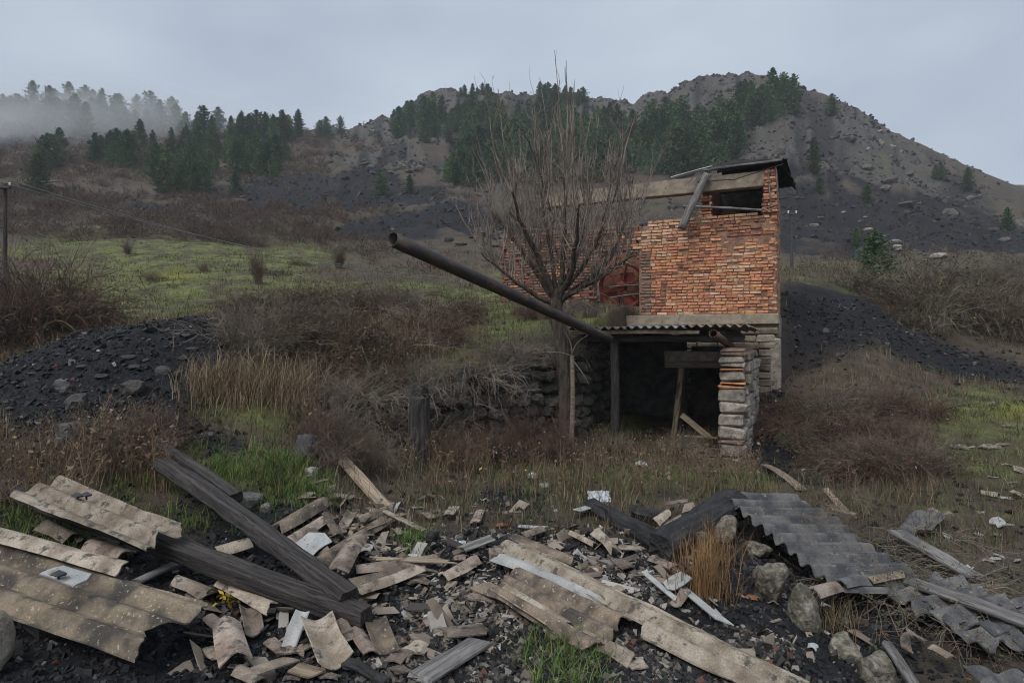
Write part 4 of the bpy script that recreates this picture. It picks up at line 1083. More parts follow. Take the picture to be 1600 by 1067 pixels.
EXPL = [
 (268,905,330,930,.16,'h','asb','curved shard under the long beam, left of the yellow leaves',.08,.05,10),
 (300,930,350,915,.15,'v','asb','upturned shard just under the long beam',.06,.06,-10),
 (340,905,432,952,.12,'h','asb','tan strip tucked under the front of the long beam',.12,.10,20),
 (325,962,352,985,.10,'h','asb','left of two shards before the curled shard at lower left',.05,.05,0),
 (350,968,372,1036,.17,'h','asb','standing half round shard at the lower left of the rubble',.10,.10,0),
 (320,1010,346,1034,.09,'f','asb','thin shard left of the half round shard foot',.03,.03,0),
 (388,940,400,988,.13,'v','asb','hollow tan shard behind the half round shard',.10,.08,0),
 (448,1015,476,946,.10,'v','asb_grey','pale grey narrow shard leaning on the long beam',.03,.20,0),
 (418,1000,446,1022,.09,'f','asb','small triangular shard at the foot of the grey shard',.03,.03,0),
 (494,955,530,1040,.20,'v','asb','large hollow shard leaning before the beam end',.16,.06,0),
 (524,968,548,1005,.13,'f','asb','flat shard behind the large hollow shard',.10,.05,0),
 (552,978,584,1024,.09,'h','asb','slim shard below the beam end',.06,.05,0),
 (584,958,606,1022,.15,'v','asb_lichen','speckled hollow shard right of the beam end',.10,.05,0),
 (385,1055,462,1028,.13,'f','asb','flat split shard at the bottom edge, left',.05,.05,0),
 (372,1045,408,1066,.10,'h','asb','bottom edge shard left of the flat split one',.05,.05,0),
 (455,1042,500,1056,.11,'f','wood_tan','rough bark coloured piece at the bottom edge',.04,.04,0),
 (424,832,512,780,.17,'h','asb_lichen','half round lichen shard above the crossing beam',.10,.08,0),
 (440,852,518,804,.12,'h','asb','tan strip below the lichen shard above the beam',.08,.07,0),
 (452,880,508,834,.26,'f','asb_grey','pale grey slab beside the crossing beam',.05,.06,0),
 (488,886,606,808,.15,'h','asb_lichen','long half round shard rising to the tan plank',.10,.10,0),
 (524,896,562,836,.17,'h','asb','stout curved shard pointing at the beam crossing',.16,.16,0),
 (508,800,530,838,.08,'h','asb_lichen','short speckled shard behind the stout curved one',.10,.08,0),
 (536,822,552,796,.10,'v','asb','broken cup shard behind the rubble heap',.06,.08,0),
 (556,812,612,792,.12,'c','asb','bent shard at the foot of the tan plank',.08,.10,0),
 (590,794,668,832,.08,'f','asb','thin strip running right from the tan plank',.10,.04,0),
 (336,862,396,846,.15,'h','asb','curved shard in the gap between the two beams',.10,.10,0),
 (566,872,728,880,.07,'f','wood_tan','thin flat lath across the middle of the heap',.08,.08,0),
 (548,892,690,872,.16,'h','asb','long curved strip in the middle of the heap',.07,.07,0),
 (542,912,650,888,.14,'h','asb','second long strip below the middle lath',.08,.06,0),
 (546,930,664,884,.13,'h','asb','third strip leaning down to the beam tip',.06,.10,0),
 (690,905,745,872,.14,'h','asb','tan shard right of the long strips',.06,.06,0),
 (712,864,782,836,.14,'f','wood_grey','bent grey shard at the back of the heap',.05,.12,0),
 (660,978,692,966,.10,'f','asb','small flat shard right of the beam tip',.03,.03,0),
 (684,992,760,984,.15,'f','asb','split tan slab above the grooved board',.04,.04,0),
 (612,1038,636,1014,.12,'f','asb','shard below the speckled hollow one',.03,.03,0),
 (636,1020,662,1004,.12,'f','asb','squarish shard right of the bottom stones',.03,.03,0),
 (610,1050,640,1044,.10,'f','asb','bottom shard left of the grooved board',.03,.03,0),
 (745,1012,772,1018,.07,'f','asb','small shard at the end of the grooved board',.02,.02,0),
 (760,866,812,862,.20,'h','asb','humped shard behind the long centre sheets',.10,.10,0),
 (930,826,968,868,.14,'c','asb','notched tan shard standing on the pale chips',.10,.06,0),
 (962,856,1006,858,.12,'f','asb','flat tan shard right of the notched one',.08,.08,0),
 (960,872,986,892,.14,'f','asb','square shard below the notched one',.05,.05,0),
 (888,830,932,852,.08,'h','asb','thin curved strip left of the notched shard',.07,.05,0),
 (812,838,848,826,.13,'h','asb','curled shard beside the clump behind the long sheets',.08,.08,0),
 (1040,922,1076,898,.16,'f','asb_grey','pointed grey shard before the orange grass tuft',.06,.14,0),
 (1054,946,1072,920,.08,'v','asb','narrow shard hanging below the pointed grey one',.04,.08,0),
 (1018,904,1046,912,.10,'f','asb','brownish shard left of the pointed grey one',.05,.05,0),
 (1000,888,1060,940,.05,'f','asb_grey','long pale sliver below the pointed grey shard',.08,.06,0),
 (1020,872,1058,888,.12,'h','asb','curved shard under the charred log',.06,.06,0),
 (898,800,934,790,.12,'f','asb_grey','pale shard beside the crumpled plastic',.06,.08,0),
 (1018,818,1052,796,.14,'c','asb','tan corrugated shard lying over the charred logs',.22,.24,0),
 (1030,832,1068,806,.15,'c','asb','larger shard bridging the two charred logs',.20,.22,0),
 (1058,794,1092,786,.16,'c','asb','shard behind the charred logs, left of the dark sheet',.18,.20,0),
 (1036,788,1078,782,.10,'f','asb','flat shard topmost behind the charred logs',.16,.16,0),
 (1085,800,1104,808,.12,'h','asb','curled shard touching the dark hollow',.18,.16,0),
 (823,860,812,876,.08,'f','asb_grey','white shard beside the coal patch above the sheets',.04,.04,0),
 (806,822,860,826,.08,'f','asb_grey','blue grey flat strip on the coal patch',.04,.04,0),
 (852,958,862,990,.10,'f','asb_grey','white shard at the left foot of the centre sheets',.04,.04,0),
 (856,976,868,1002,.09,'f','asb','tan shard at the left foot of the centre sheets',.04,.04,0),
 (980,1042,1012,1036,.10,'f','asb','rounded flat shard below the centre sheets',.03,.03,0),
 (740,822,752,796,.10,'f','asb','tan flake left of the orange brick bit',.03,.03,0),
 (662,800,676,812,.10,'f','asb','tan flake near the charred block',.03,.03,0),
 (700,806,712,790,.11,'f','asb','upright tan flake in grass behind the block',.06,.06,0),
 (560,832,640,800,.05,'f','wood_tan','thin lath behind the strips',.05,.08,0),
 (1300,918,1330,914,.10,'f','asb_dark','dark tile bit hanging on the sheet end',.10,.10,0),
 (1478,800,1490,812,.10,'c','asb','small wavy shard on the grey slabs at right',.20,.20,0),
 (1408,838,1440,800,.16,'h','asb_dark','dark curved slab left of the grey slab pile',.08,.08,0),
 (1432,836,1468,800,.22,'f','wood_grey','flat grey slab in the grass at right',.07,.07,0),
]
for k, (u1, v1, u2, v2, W, st, m, lab, l1, l2, ro) in enumerate(EXPL):
    if m == 'asb' and k % 5 in (1, 3): m = 'asb_brown'
    shard(u1, v1, u2, v2, W, st, m, lab, l1, l2, ro, seed=500 + k)

# long centre sheets
shard(772, 838, 1262, 1078, .20, 'c', 'asb', 'longest tan corrugated strip crossing the centre of the rubble', .16, .12, roll=6, seed=71, jag=(.25, .05, .03, .04), name='roof_sheet', cat='sheet')
shard(985, 965, 1262, 1100, .20, 'c', 'asb', 'tan strip lying under the lower end of the longest strip', .10, .08, roll=4, seed=72, jag=(.2, .05, .04, .05), name='roof_sheet', cat='sheet')
shard(770, 866, 1000, 960, .12, 'h', 'asb_grey', 'thin pale strip just below the longest strip', .12, .08, roll=20, seed=73, name='roof_sheet', cat='sheet')
shard(765, 892, 985, 1004, .48, 'c', 'asb_lichen', 'broad brown corrugated sheet left of the longest strip', .12, .09, roll=4, seed=74, jag=(.2, .22, .05, .06), name='roof_sheet', cat='sheet')
shard(770, 905, 900, 985, .30, 'c', 'asb', 'tan sheet half under the broad brown sheet', .08, .08, roll=-3, seed=75, jag=(.2, .2, .05, .06), name='roof_sheet', cat='sheet')
shard(800, 838, 905, 880, .15, 'h', 'asb_lichen', 'grey speckled strip behind the top of the longest strip', .14, .12, roll=-10, seed=76, name='roof_sheet', cat='sheet')
shard(900, 985, 1000, 1032, .16, 'c', 'asb', 'small broken strip below the broad brown sheet', .05, .05, seed=77, name='roof_sheet', cat='sheet')
shard(1050, 905, 1145, 985, .07, 'f', 'asb_grey', 'pale sliver right of the longest strip', .06, .06, seed=78)

# right hand dark sheets (corners given as measured points)
def sheet4(A, B, C, m, label, seed, jag=(.05, .12, .02, .03), amp=.029, sag=0.0, name='roof_sheet'):
    """A-B: edge across the waves, A-C: along the waves"""
    A, B, C = (Vector(pt(*q)) for q in (A, B, C))
    x = (C - A); L = x.length; x.normalize()
    y = (B - A); W = y.length; y = (y - x * y.dot(x)).normalized(); z = x.cross(y)
    if z.z < 0: y = -y; z = -z
    m4 = Matrix((x, y, z)).transposed().to_4x4(); m4.translation = A + (B - A) / 2 + (C - A) / 2
    V, F = corr(L, W, .15, amp, .009, jag, seed, sag=sag)
    return link(name, mesh_np(name, V, F, M[m]), None, label, 'sheet', M=m4)
sheet4((1146, 772, 5.6), (1282, 928, 4.05), (1278, 776, 5.8), 'asb_dark', 'big dark grey corrugated sheet lying on the rubble mound at right', 81, (.03, .14, .02, .03))
sheet4((1362, 918, 4.3), (1458, 985, 3.72), (1500, 888, 4.55), 'asb_dark', 'broken dark sheet below the lower edge of the big dark sheet', 82, (.16, .2, .06, .08))
sheet4((1462, 958, 3.95), (1590, 930, 4.15), (1560, 1050, 3.3), 'asb_dark', 'dark corrugated sheet under the grey plank at lower right', 83, (.16, .2, .06, .06))
sheet4((1500, 1030, 3.34), (1650, 1040, 3.25), (1560, 1125, 2.9), 'asb_dark', 'dark sheet with waves running down at the bottom right corner', 84, (.12, .05, .05, .05))
sheet4((1560, 945, 4.0), (1600, 990, 3.68), (1660, 930, 4.1), 'asb_dark', 'small dark sheet corner at the right edge', 85, (.1, .1, .05, .05))
shard(1400, 985, 1445, 1010, .22, 'c', 'asb_brown', 'brown wavy fragment in the gap between the dark sheets', .14, .12, roll=8, seed=90)
shard(1515, 985, 1560, 972, .18, 'c', 'asb_dark', 'dark fragment lying across two dark sheets at right', .32, .32, roll=-6, seed=91)
shard(1268, 926, 1312, 914, .13, 'h', 'asb', 'tan ridge piece on the lower edge of the big dark sheet', .22, .22, seed=86)
shard(1312, 912, 1352, 905, .14, 'h', 'asb_dark', 'black ridge piece beside the tan ridge piece', .22, .22, seed=87)
shard(1352, 908, 1412, 895, .10, 'h', 'asb_lichen', 'mossy speckled ridge piece at the sheet corner', .2, .2, seed=88)
shard(1455, 1010, 1490, 1030, .08, 'h', 'asb', 'pale curled shard at the edge of the lower right sheet', .10, .10, seed=89)

# charred logs, stones, odds and ends
def tlog(u1, v1, l1, u2, v2, l2, r0, r1, m, label, seed, cat='log', name='log'):
    mtx, L = lay(u1, v1, u2, v2, l1, l2, 0, False)
    V, F = log_shape(L, r0, r1, seed, 14, .03, .10)
    return link(name, mesh_np(name, V, F, M[m]), None, label, cat, M=mtx)
tlog(925, 792, .06, 1052, 858, .08, .08, .10, 'charred', 'black charred log lying left of the orange grass', 1)
tlog(1030, 856, .10, 1150, 786, .22, .12, .14, 'charred', 'thicker black log running under the big dark sheet', 2)
tlog(985, 800, .08, 1040, 806, .12, .06, .05, 'charred', 'short charred branch stub behind the black log', 3)
tlog(540, 1036, .05, 610, 1068, .05, .028, .022, 'charred', 'black curved branch at the bottom edge', 4, 'branch', 'branch')
def tstone(u, v, size, m, label, seed, lift=0.0, cat='stone', name='stone', rz=0.0, group=None):
    p_ = hit(u, v)
    V, F = stone(size, seed, ICO3, .05, .6)
    return link(name, mesh_np(name, V, F, M[m]), None, label, cat, group, M=Matrix.Translation((p_.x, p_.y, p_.z + size[2] * .3 + lift)) @ Matrix.Rotation(rz, 4, 'Z') @ Matrix.Rotation(random.gauss(0, .2), 4, 'X'))
tstone(1128, 846, (.26, .22, .22), 'rubble_stone', 'rounded pebbly concrete lump beside the black log', 11, .05)
tstone(1204, 936, (.24, .22, .30), 'rubble_stone', 'big pebbly concrete lump under the dark sheet', 12, .02)
tstone(1256, 975, (.18, .20, .32), 'rubble_stone', 'tilted concrete block below the dark sheet edge', 13, .02, rz=.4)
tstone(1185, 868, (.20, .2, .16), 'rubble_stone', 'small concrete lump in the hollow under the dark sheet', 14)
tstone(1105, 862, (.22, .2, .22), 'rubble_stone', 'pale lump just behind the orange grass tuft', 15)
tstone(1368, 1062, (.22, .2, .2), 'rubble_stone', 'grey lump at the bottom edge right of centre', 16)
tstone(1320, 1020, (.24, .22, .16), 'rubble_stone', 'mossy earth covered lump below the dark sheet', 17, -.04)
tstone(1240, 860, (.2, .2, .2), 'rubble_stone', 'lump holding up the middle of the dark sheet', 18, -.03)
tstone(-34, 1060, (.20, .3, .46), 'block', 'grey concrete block at the bottom left corner', 19, -.05)
tstone(676, 850, (.11, .10, .14), 'charred', 'small black charred block standing in the rubble', 20, cat='block', name='charred_block')
tstone(785, 824, (.12, .07, .05), 'brick_dust', 'broken bit of orange brick behind the heap', 21, cat='brick', name='brick_bit')
tstone(930, 893, (.12, .07, .05), 'brick_dust', 'flat red brick bit among the pale chips', 22, cat='brick', name='brick_bit')
tstone(1172, 935, (.12, .08, .03), 'brick_dust', 'reddish flat stone by the orange grass', 23)
tstone(386, 790, (.26, .2, .16), 'slate', 'dark rounded stone behind the crossing beam', 24)
tstone(480, 712, (.24, .16, .28), 'slate', 'leaning dark slab below the yellow moss', 25)
tstone(487, 742, (.16, .12, .10), 'rock_pale', 'pale tan stone among the grass behind the heap', 26)
tstone(415, 800, (.12, .05, .10), 'rock_pale', 'pale pointed flake behind the crossing beam', 27)
tstone(850, 760, (.14, .1, .06), 'rock_pale', 'flat tan stone in the weeds in front of the bare tree', 28)
tstone(785, 790, (.05, .05, .04), 'rock_pale', 'tiny white pebble on the coal patch', 29)
# crumpled plastic and bag scraps
def scrap(u, v, s, m, label, seed):
    p_ = hit(u, v); rng_ = np.random.default_rng(seed); n = 9
    X, Yg = np.meshgrid(np.linspace(-.5, .5, n), np.linspace(-.5, .5, n), indexing='ij')
    Z = (.5 * fbm(X * 5 + seed, Yg * 5, 2, seed) + .18 * rng_.random((n, n))) * (1 - 1.6 * np.maximum(abs(X), abs(Yg)))
    P = np.stack([X + rng_.normal(size=X.shape) * .03, Yg * .8 + rng_.normal(size=X.shape) * .03, Z], -1).reshape(-1, 3) * s
    I = np.arange(n * n).reshape(n, n); q = np.stack([I[:-1, :-1], I[1:, :-1], I[1:, 1:], I[:-1, 1:]], -1).reshape(-1, 4)
    B2 = P - np.array([0, 0, .004]); N_ = len(P)
    rim = np.concatenate([I[0, :], I[1:, -1], I[-1, -2::-1], I[-2:0:-1, 0]])
    link('plastic_scrap', mesh_np('plastic_scrap', np.concatenate([P, B2]), np.concatenate([q, q[:, ::-1] + N_, np.stack([rim, np.roll(rim, -1), np.roll(rim, -1) + N_, rim + N_], -1)]), M[m]), None, label, 'plastic', M=Matrix.Translation((p_.x, p_.y, p_.z + .02)) @ Matrix.Rotation(R(20), 4, 'X'))
scrap(936, 780, .24, 'plastic', 'crumpled pale blue plastic behind the charred log', 1)
scrap(1002, 728, .16, 'plastic', 'white plastic scrap in the grass before the shed', 2)
scrap(832, 746, .12, 'plastic', 'small plastic scrap in the weeds left of the shed', 3)
scrap(722, 852, .06, 'plastic', 'tiny white plastic bit at the back of the heap', 4)

# smaller shards strewn over the heap
def strew(n, poly, labels, group, seed, smin, smax, mats, name='sheet_fragment', cat='fragment'):
    rng_ = np.random.default_rng(seed); k = 0
    pool = []
    for i in range(10):
        st = ['h', 'f', 'v', 'f', 'c'][i % 5]; L = 1.0; W = .45 + .4 * rng_.random()
        if st == 'c': V, F = corr(L, W, .5, .07, .05, (.25, .25, .1, .1), i, res=8)
        elif st == 'f': V, F = corr(L, W, 3, .05, .05, (.3, .3, .2, .2), i, res=24)
        else: V, F = corr(L, W, W * 1.6, W * .18, .05, (.25, .25, .1, .1), i, res=10, phase=0 if st == 'h' else math.pi)
        pool.append([mesh_np(name, V, F, M[m]) for m in mats])
    while k < n:
        u = rng_.uniform(poly[0], poly[1]); v = rng_.uniform(poly[2], poly[3])
        p_ = hit(u, v, 0, 1.5, 40); s = smin + (smax - smin) * rng_.random() ** 2
        o = link(name, pool[int(rng_.integers(10))][int(rng_.integers(len(mats)))], None, labels, cat, group)
        n_ = slope_up(p_)
        q = Vector((0, 0, 1)).rotation_difference(n_)
        o.matrix_basis = Matrix.Translation(p_ + n_ * s * .10) @ q.to_matrix().to_4x4() @ Matrix.Rotation(rng_.uniform(0, 6.28), 4, 'Z') @ Matrix.Rotation(rng_.normal() * .25, 4, 'X') @ Matrix.Rotation(rng_.normal() * .2, 4, 'Y') @ Matrix.Scale(s, 4)
        k += 1
strew(50, (560, 860, 850, 960), 'small broken roofing shard strewn in the middle of the heap', 'small shards in the middle of the heap', 1, .06, .26, ['asb', 'asb_brown', 'asb_grey', 'asb_lichen'])
strew(40, (300, 680, 960, 1066), 'small broken roofing shard strewn below the long beam', 'small shards below the beam', 2, .05, .22, ['asb', 'asb_lichen', 'asb_brown'])
strew(30, (860, 1090, 830, 960), 'small broken roofing shard among the pale chips right of the longest strip', 'small shards right of the longest strip', 3, .05, .18, ['asb', 'asb_brown', 'asb_grey'])
strew(35, (480, 640, 780, 880), 'small broken roofing shard behind the crossing beam', 'small shards behind the crossing beam', 4, .06, .22, ['asb', 'asb_lichen', 'asb_brown'])
strew(20, (1460, 1600, 700, 900), 'small pale roofing shard lying in the green grass at right', 'small shards in the grass at right', 5, .08, .30, ['asb', 'asb_grey'])
strew(16, (600, 900, 770, 850), 'small roofing shard scattered on the coal behind the heap', 'small shards behind the heap', 6, .05, .16, ['asb', 'asb_grey'])
strew(14, (1080, 1400, 930, 1066), 'small shard on the coal at the bottom right', 'small shards at the bottom right', 7, .04, .13, ['asb', 'rubble_stone', 'asb_grey'])
strew(10, (1180, 1330, 600, 780), 'small pale shard on the coal track right of the pier', 'small shards beside the pier', 8, .06, .16, ['asb_grey', 'asb'])

# ================================================================== LOOSE STONE (stuff)
CUBE = np.array([[x, y, z] for x in (-1, 1) for y in (-1, 1) for z in (-1, 1)], float)
CF = np.array([[0, 1, 3, 2], [4, 6, 7, 5], [0, 4, 5, 1], [2, 3, 7, 6], [0, 2, 6, 4], [1, 5, 7, 3]])
def rand_rot(n, rng_, flat=0.0):
    q = rng_.normal(size=(n, 4)); q[:, 1:3] *= (1 - flat); q /= np.linalg.norm(q, axis=1, keepdims=True)
    w, x, y, z = q.T
    return np.stack([np.stack([1 - 2 * (y * y + z * z), 2 * (x * y - z * w), 2 * (x * z + y * w)], -1), np.stack([2 * (x * y + z * w), 1 - 2 * (x * x + z * z), 2 * (y * z - x * w)], -1), np.stack([2 * (x * z - y * w), 2 * (y * z + x * w), 1 - 2 * (x * x + y * y)], -1)], -2)
def pebble_stuff(name, label, x, y, size, flatness, cols, rng_, m, flat=.6, sink=.1, slim=1.0):
    n = len(x)
    B = CUBE[None] * (0.6 + .8 * rng_.random((n, 8, 3))) * .5
    sc = size[:, None] * (0.5 + rng_.random((n, 3))); sc[:, 2] *= flatness; sc[:, 1] *= slim
    Vv = B * sc[:, None, :]
    Vv = np.einsum('nij,nkj->nki', rand_rot(n, rng_, flat), Vv)
    z = ground(x, y) + size * flatness * .25 - sink * size
    Vv += np.stack([x, y, z], -1)[:, None, :]
    F = (CF[None] + 8 * np.arange(n)[:, None, None]).reshape(-1, 4)
    c = np.repeat(cols, 8, 0)
    return link(name, mesh_np(name, Vv.reshape(-1, 3), F, M[m], False, c), None, label, None, None, 'stuff')
def polar(n, u0, u1, Y0, Y1, rng_):
    u = rng_.uniform(u0, u1, n); Y = np.exp(rng_.uniform(math.log(Y0), math.log(Y1), n))
    return (u - 800) / FPX * Y, Y
def pick(rng_, n, table):
    w = np.array([t[0] for t in table], float); w /= w.sum()
    c = np.array([t[1] for t in table])[rng_.choice(len(table), n, p=w)]
    return c * (0.75 + .5 * rng_.random((n, 1)))
rs = np.random.default_rng(90)
x, y = polar(75000, -60, 1660, 2.6, 18, rs)
k = rs.random(len(x)) < (.10 + .90 * sample(coal, x, y)) * (1 - .93 * sample(grass, x, y))
x, y = x[k], y[k]
size = (0.006 + .03 * rs.random(len(x)) ** 3) * (y / 4) ** .6 * 1.2
pebble_stuff('coal_gravel', 'black coal gravel and grit covering the yard and slag pile', x, y, size, .6, pick(rs, len(x), [(7, (.010, .010, .012)), (2.6, (.030, .030, .032)), (1.0, (.075, .07, .064)), (.22, (.24, .22, .20)), (.12, (.10, .045, .03))]), rs, 'coal', .4)
# pale chips of roofing
x, y = polar(13000, 560, 1120, 3.1, 5.6, rs)
u_ = 800 + FPX * x / y; lv = np.log(y)
k = rs.random(len(x)) < np.clip(1.2 * np.exp(-((u_ - 740) / 70) ** 2 - ((lv - math.log(3.95)) / .13) ** 2) + .9 * np.exp(-((u_ - 960) / 70) ** 2 - ((lv - math.log(4.5)) / .10) ** 2) + .10, 0, 1)
x, y = x[k], y[k]
pebble_stuff('roofing_chips', 'pale chips of shattered roofing scattered over the coal', x, y, .012 + .045 * rs.random(len(x)) ** 2, .22, pick(rs, len(x), [(2, (.30, .28, .25)), (1, (.44, .43, .41)), (4, (.19, .16, .125)), (3, (.08, .075, .07))]), rs, 'coal', .7, 0)
# splinters too many to count
xs_, ys_ = [], []
for (n_, a_) in ((70, (560, 860, 3.7, 4.9)), (60, (280, 700, 3.05, 4.0)), (80, (860, 1100, 3.9, 5.4)), (80, (470, 650, 4.5, 6.0)), (30, (600, 900, 5.2, 6.4)), (30, (1080, 1400, 3.1, 4.2))):
    q = polar(n_, *a_, rs); xs_.append(q[0]); ys_.append(q[1])
x = np.concatenate(xs_); y = np.concatenate(ys_)
pebble_stuff('roofing_splinters', 'small splinters of broken roofing and wood in the heap', x, y, .06 + .16 * rs.random(len(x)) ** 2, .07, pick(rs, len(x), [(3, (.26, .215, .17)), (3, (.16, .13, .10)), (1, (.34, .32, .29)), (1.5, (.07, .06, .055))]), rs, 'coal', .75, -.12, .38)
# gravel at the bottom edge
x, y = polar(9000, 560, 1250, 2.75, 3.7, rs)
pebble_stuff('stone_gravel', 'grey and tan gravel at the bottom edge of the rubble', x, y, .008 + .03 * rs.random(len(x)) ** 2, .7, pick(rs, len(x), [(2, (.08, .072, .064)), (1.6, (.16, .14, .115)), (.5, (.27, .25, .22)), (5, (.018, .018, .02)), (.4, (.10, .048, .035))]), rs, 'coal', .3, 0)
# scree on the hills
x, y = polar(52000, -100, 1700, 36, 195, rs)
k = rs.random(len(x)) < np.clip(.04 + .9 * sample(rock, x, y) + .55 * sample(coal, x, y), 0, 1) * (1 - .97 * sample(grass, x, y)) * np.where(y < 62, .35, 1)
x, y = x[k], y[k]
pebble_stuff('scree', 'grey scree and loose rock covering the hill slopes', x, y, (.10 + .55 * rs.random(len(x)) ** 4) * (y / 90), .6, pick(rs, len(x), [(4, (.045, .043, .042)), (3, (.080, .074, .067)), (1.5, (.125, .114, .10)), (.3, (.24, .225, .20)), (1, (.08, .056, .043))]) * (1 - .6 * sample(coal, x, y))[:, None], rs, 'coal', .5, .1)

# countable rocks
rock_meshes = {}
for m in ('rock', 'rock_pale', 'slate'):
    for k in range(6):
        V, F = stone((1, 1, 1), 40 + k, ICO2, .14, .45); rock_meshes[(m, k)] = mesh_np('boulder', V, F, M[m])
def boulders(spots, m, label, group, smin, smax, seed, flat=.7, name='boulder'):
    rng_ = np.random.default_rng(seed)
    for (u, v) in spots:
        p_ = hit(u, v); s = rng_.uniform(smin, smax)
        o = link(name, rock_meshes[(m, int(rng_.integers(6)))], None, label, 'rock', group)
        o.matrix_basis = Matrix.Translation((p_.x, p_.y, p_.z + s * .1)) @ Matrix.Rotation(rng_.uniform(0, 6.3), 4, 'Z') @ Matrix.Rotation(rng_.normal() * .25, 4, 'X') @ Matrix.Diagonal((s, s * rng_.uniform(.6, 1), s * flat * rng_.uniform(.6, 1.1), 1))
rb_ = np.random.default_rng(3)
boulders([(1436, 319), (1272, 354), (1283, 341), (1318, 333), (1345, 348), (1352, 340), (1356, 360), (1382, 370), (1403, 388), (1407, 393), (1430, 392), (1446, 408), (1508, 324), (1400, 380), (1466, 404)], 'rock_pale', 'pale boulder lying on the dark lower slope of the right hill', 'pale boulders on the right hill', .4, 1.2, 1, .5)
boulders([(1250 + 18 * i + rb_.uniform(-14, 14), 180 + 8.5 * i + rb_.uniform(0, 60)) for i in range(26)], 'rock', 'grey crag boulder on the upper right hillside', 'crag boulders on the right hill', .9, 2.6, 2, .6)
boulders([(rb_.uniform(560, 660), rb_.uniform(250, 275)) for i in range(22)], 'rock', 'dark rock in the outcrop on the slope left of the pine stand', 'outcrop rocks left of the pine stand', .7, 2.0, 5, .6)
boulders([(rb_.uniform(700, 800), rb_.uniform(360, 392)) for i in range(16)], 'rock', 'grey rock on the low ledge left of the bare tree', 'ledge rocks left of the tree', .5, 1.4, 6, .5)
boulders([(130, 562), (205, 612), (285, 560), (190, 520), (90, 606), (96, 608), (60, 634), (120, 640), (300, 548), (240, 555), (210, 575), (160, 590), (50, 585), (200, 560), (268, 530), (235, 518), (150, 545), (290, 525), (25, 600), (15, 640), (180, 610), (255, 580), (128, 575), (170, 555)], 'slate', 'dark slate stone on the black slag pile', 'slate stones on the slag pile', .07, .19, 3, .4, 'slate_stone')
tstone(112, 694, (.34, .28, .26), 'slate', 'large tan slab at the foot of the slag pile', 51, cat='rock')
tstone(95, 612, (.22, .2, .16), 'slate', 'brownish stone in the middle of the slag pile', 52, cat='rock')
tstone(122, 640, (.22, .18, .22), 'slate', 'upright grey slate low on the slag pile', 53, cat='rock')
tstone(204, 612, (.26, .22, .18), 'rock', 'pale grey stone at the right foot of the slag pile', 54, cat='rock')
for (u, v, s, k) in ((1545, 700, .3, 1), (1500, 701, .25, 2), (1578, 668, .22, 3), (1568, 696, .2, 4), (1550, 633, .3, 5), (1455, 700, .25, 6)):
    tstone(u, v, (s, s * .5, s * .25), 'rubble_stone', ['', 'flat tan stone lying on the green patch, leftmost but one', 'reddish stone at the edge of the dark bushes on the green', 'thin slab farther back on the green patch', 'small flat stone by the thin slab on the green', 'farthest flat slab on the green patch', 'stone half under the dark bushes at right'][k], 60 + k)

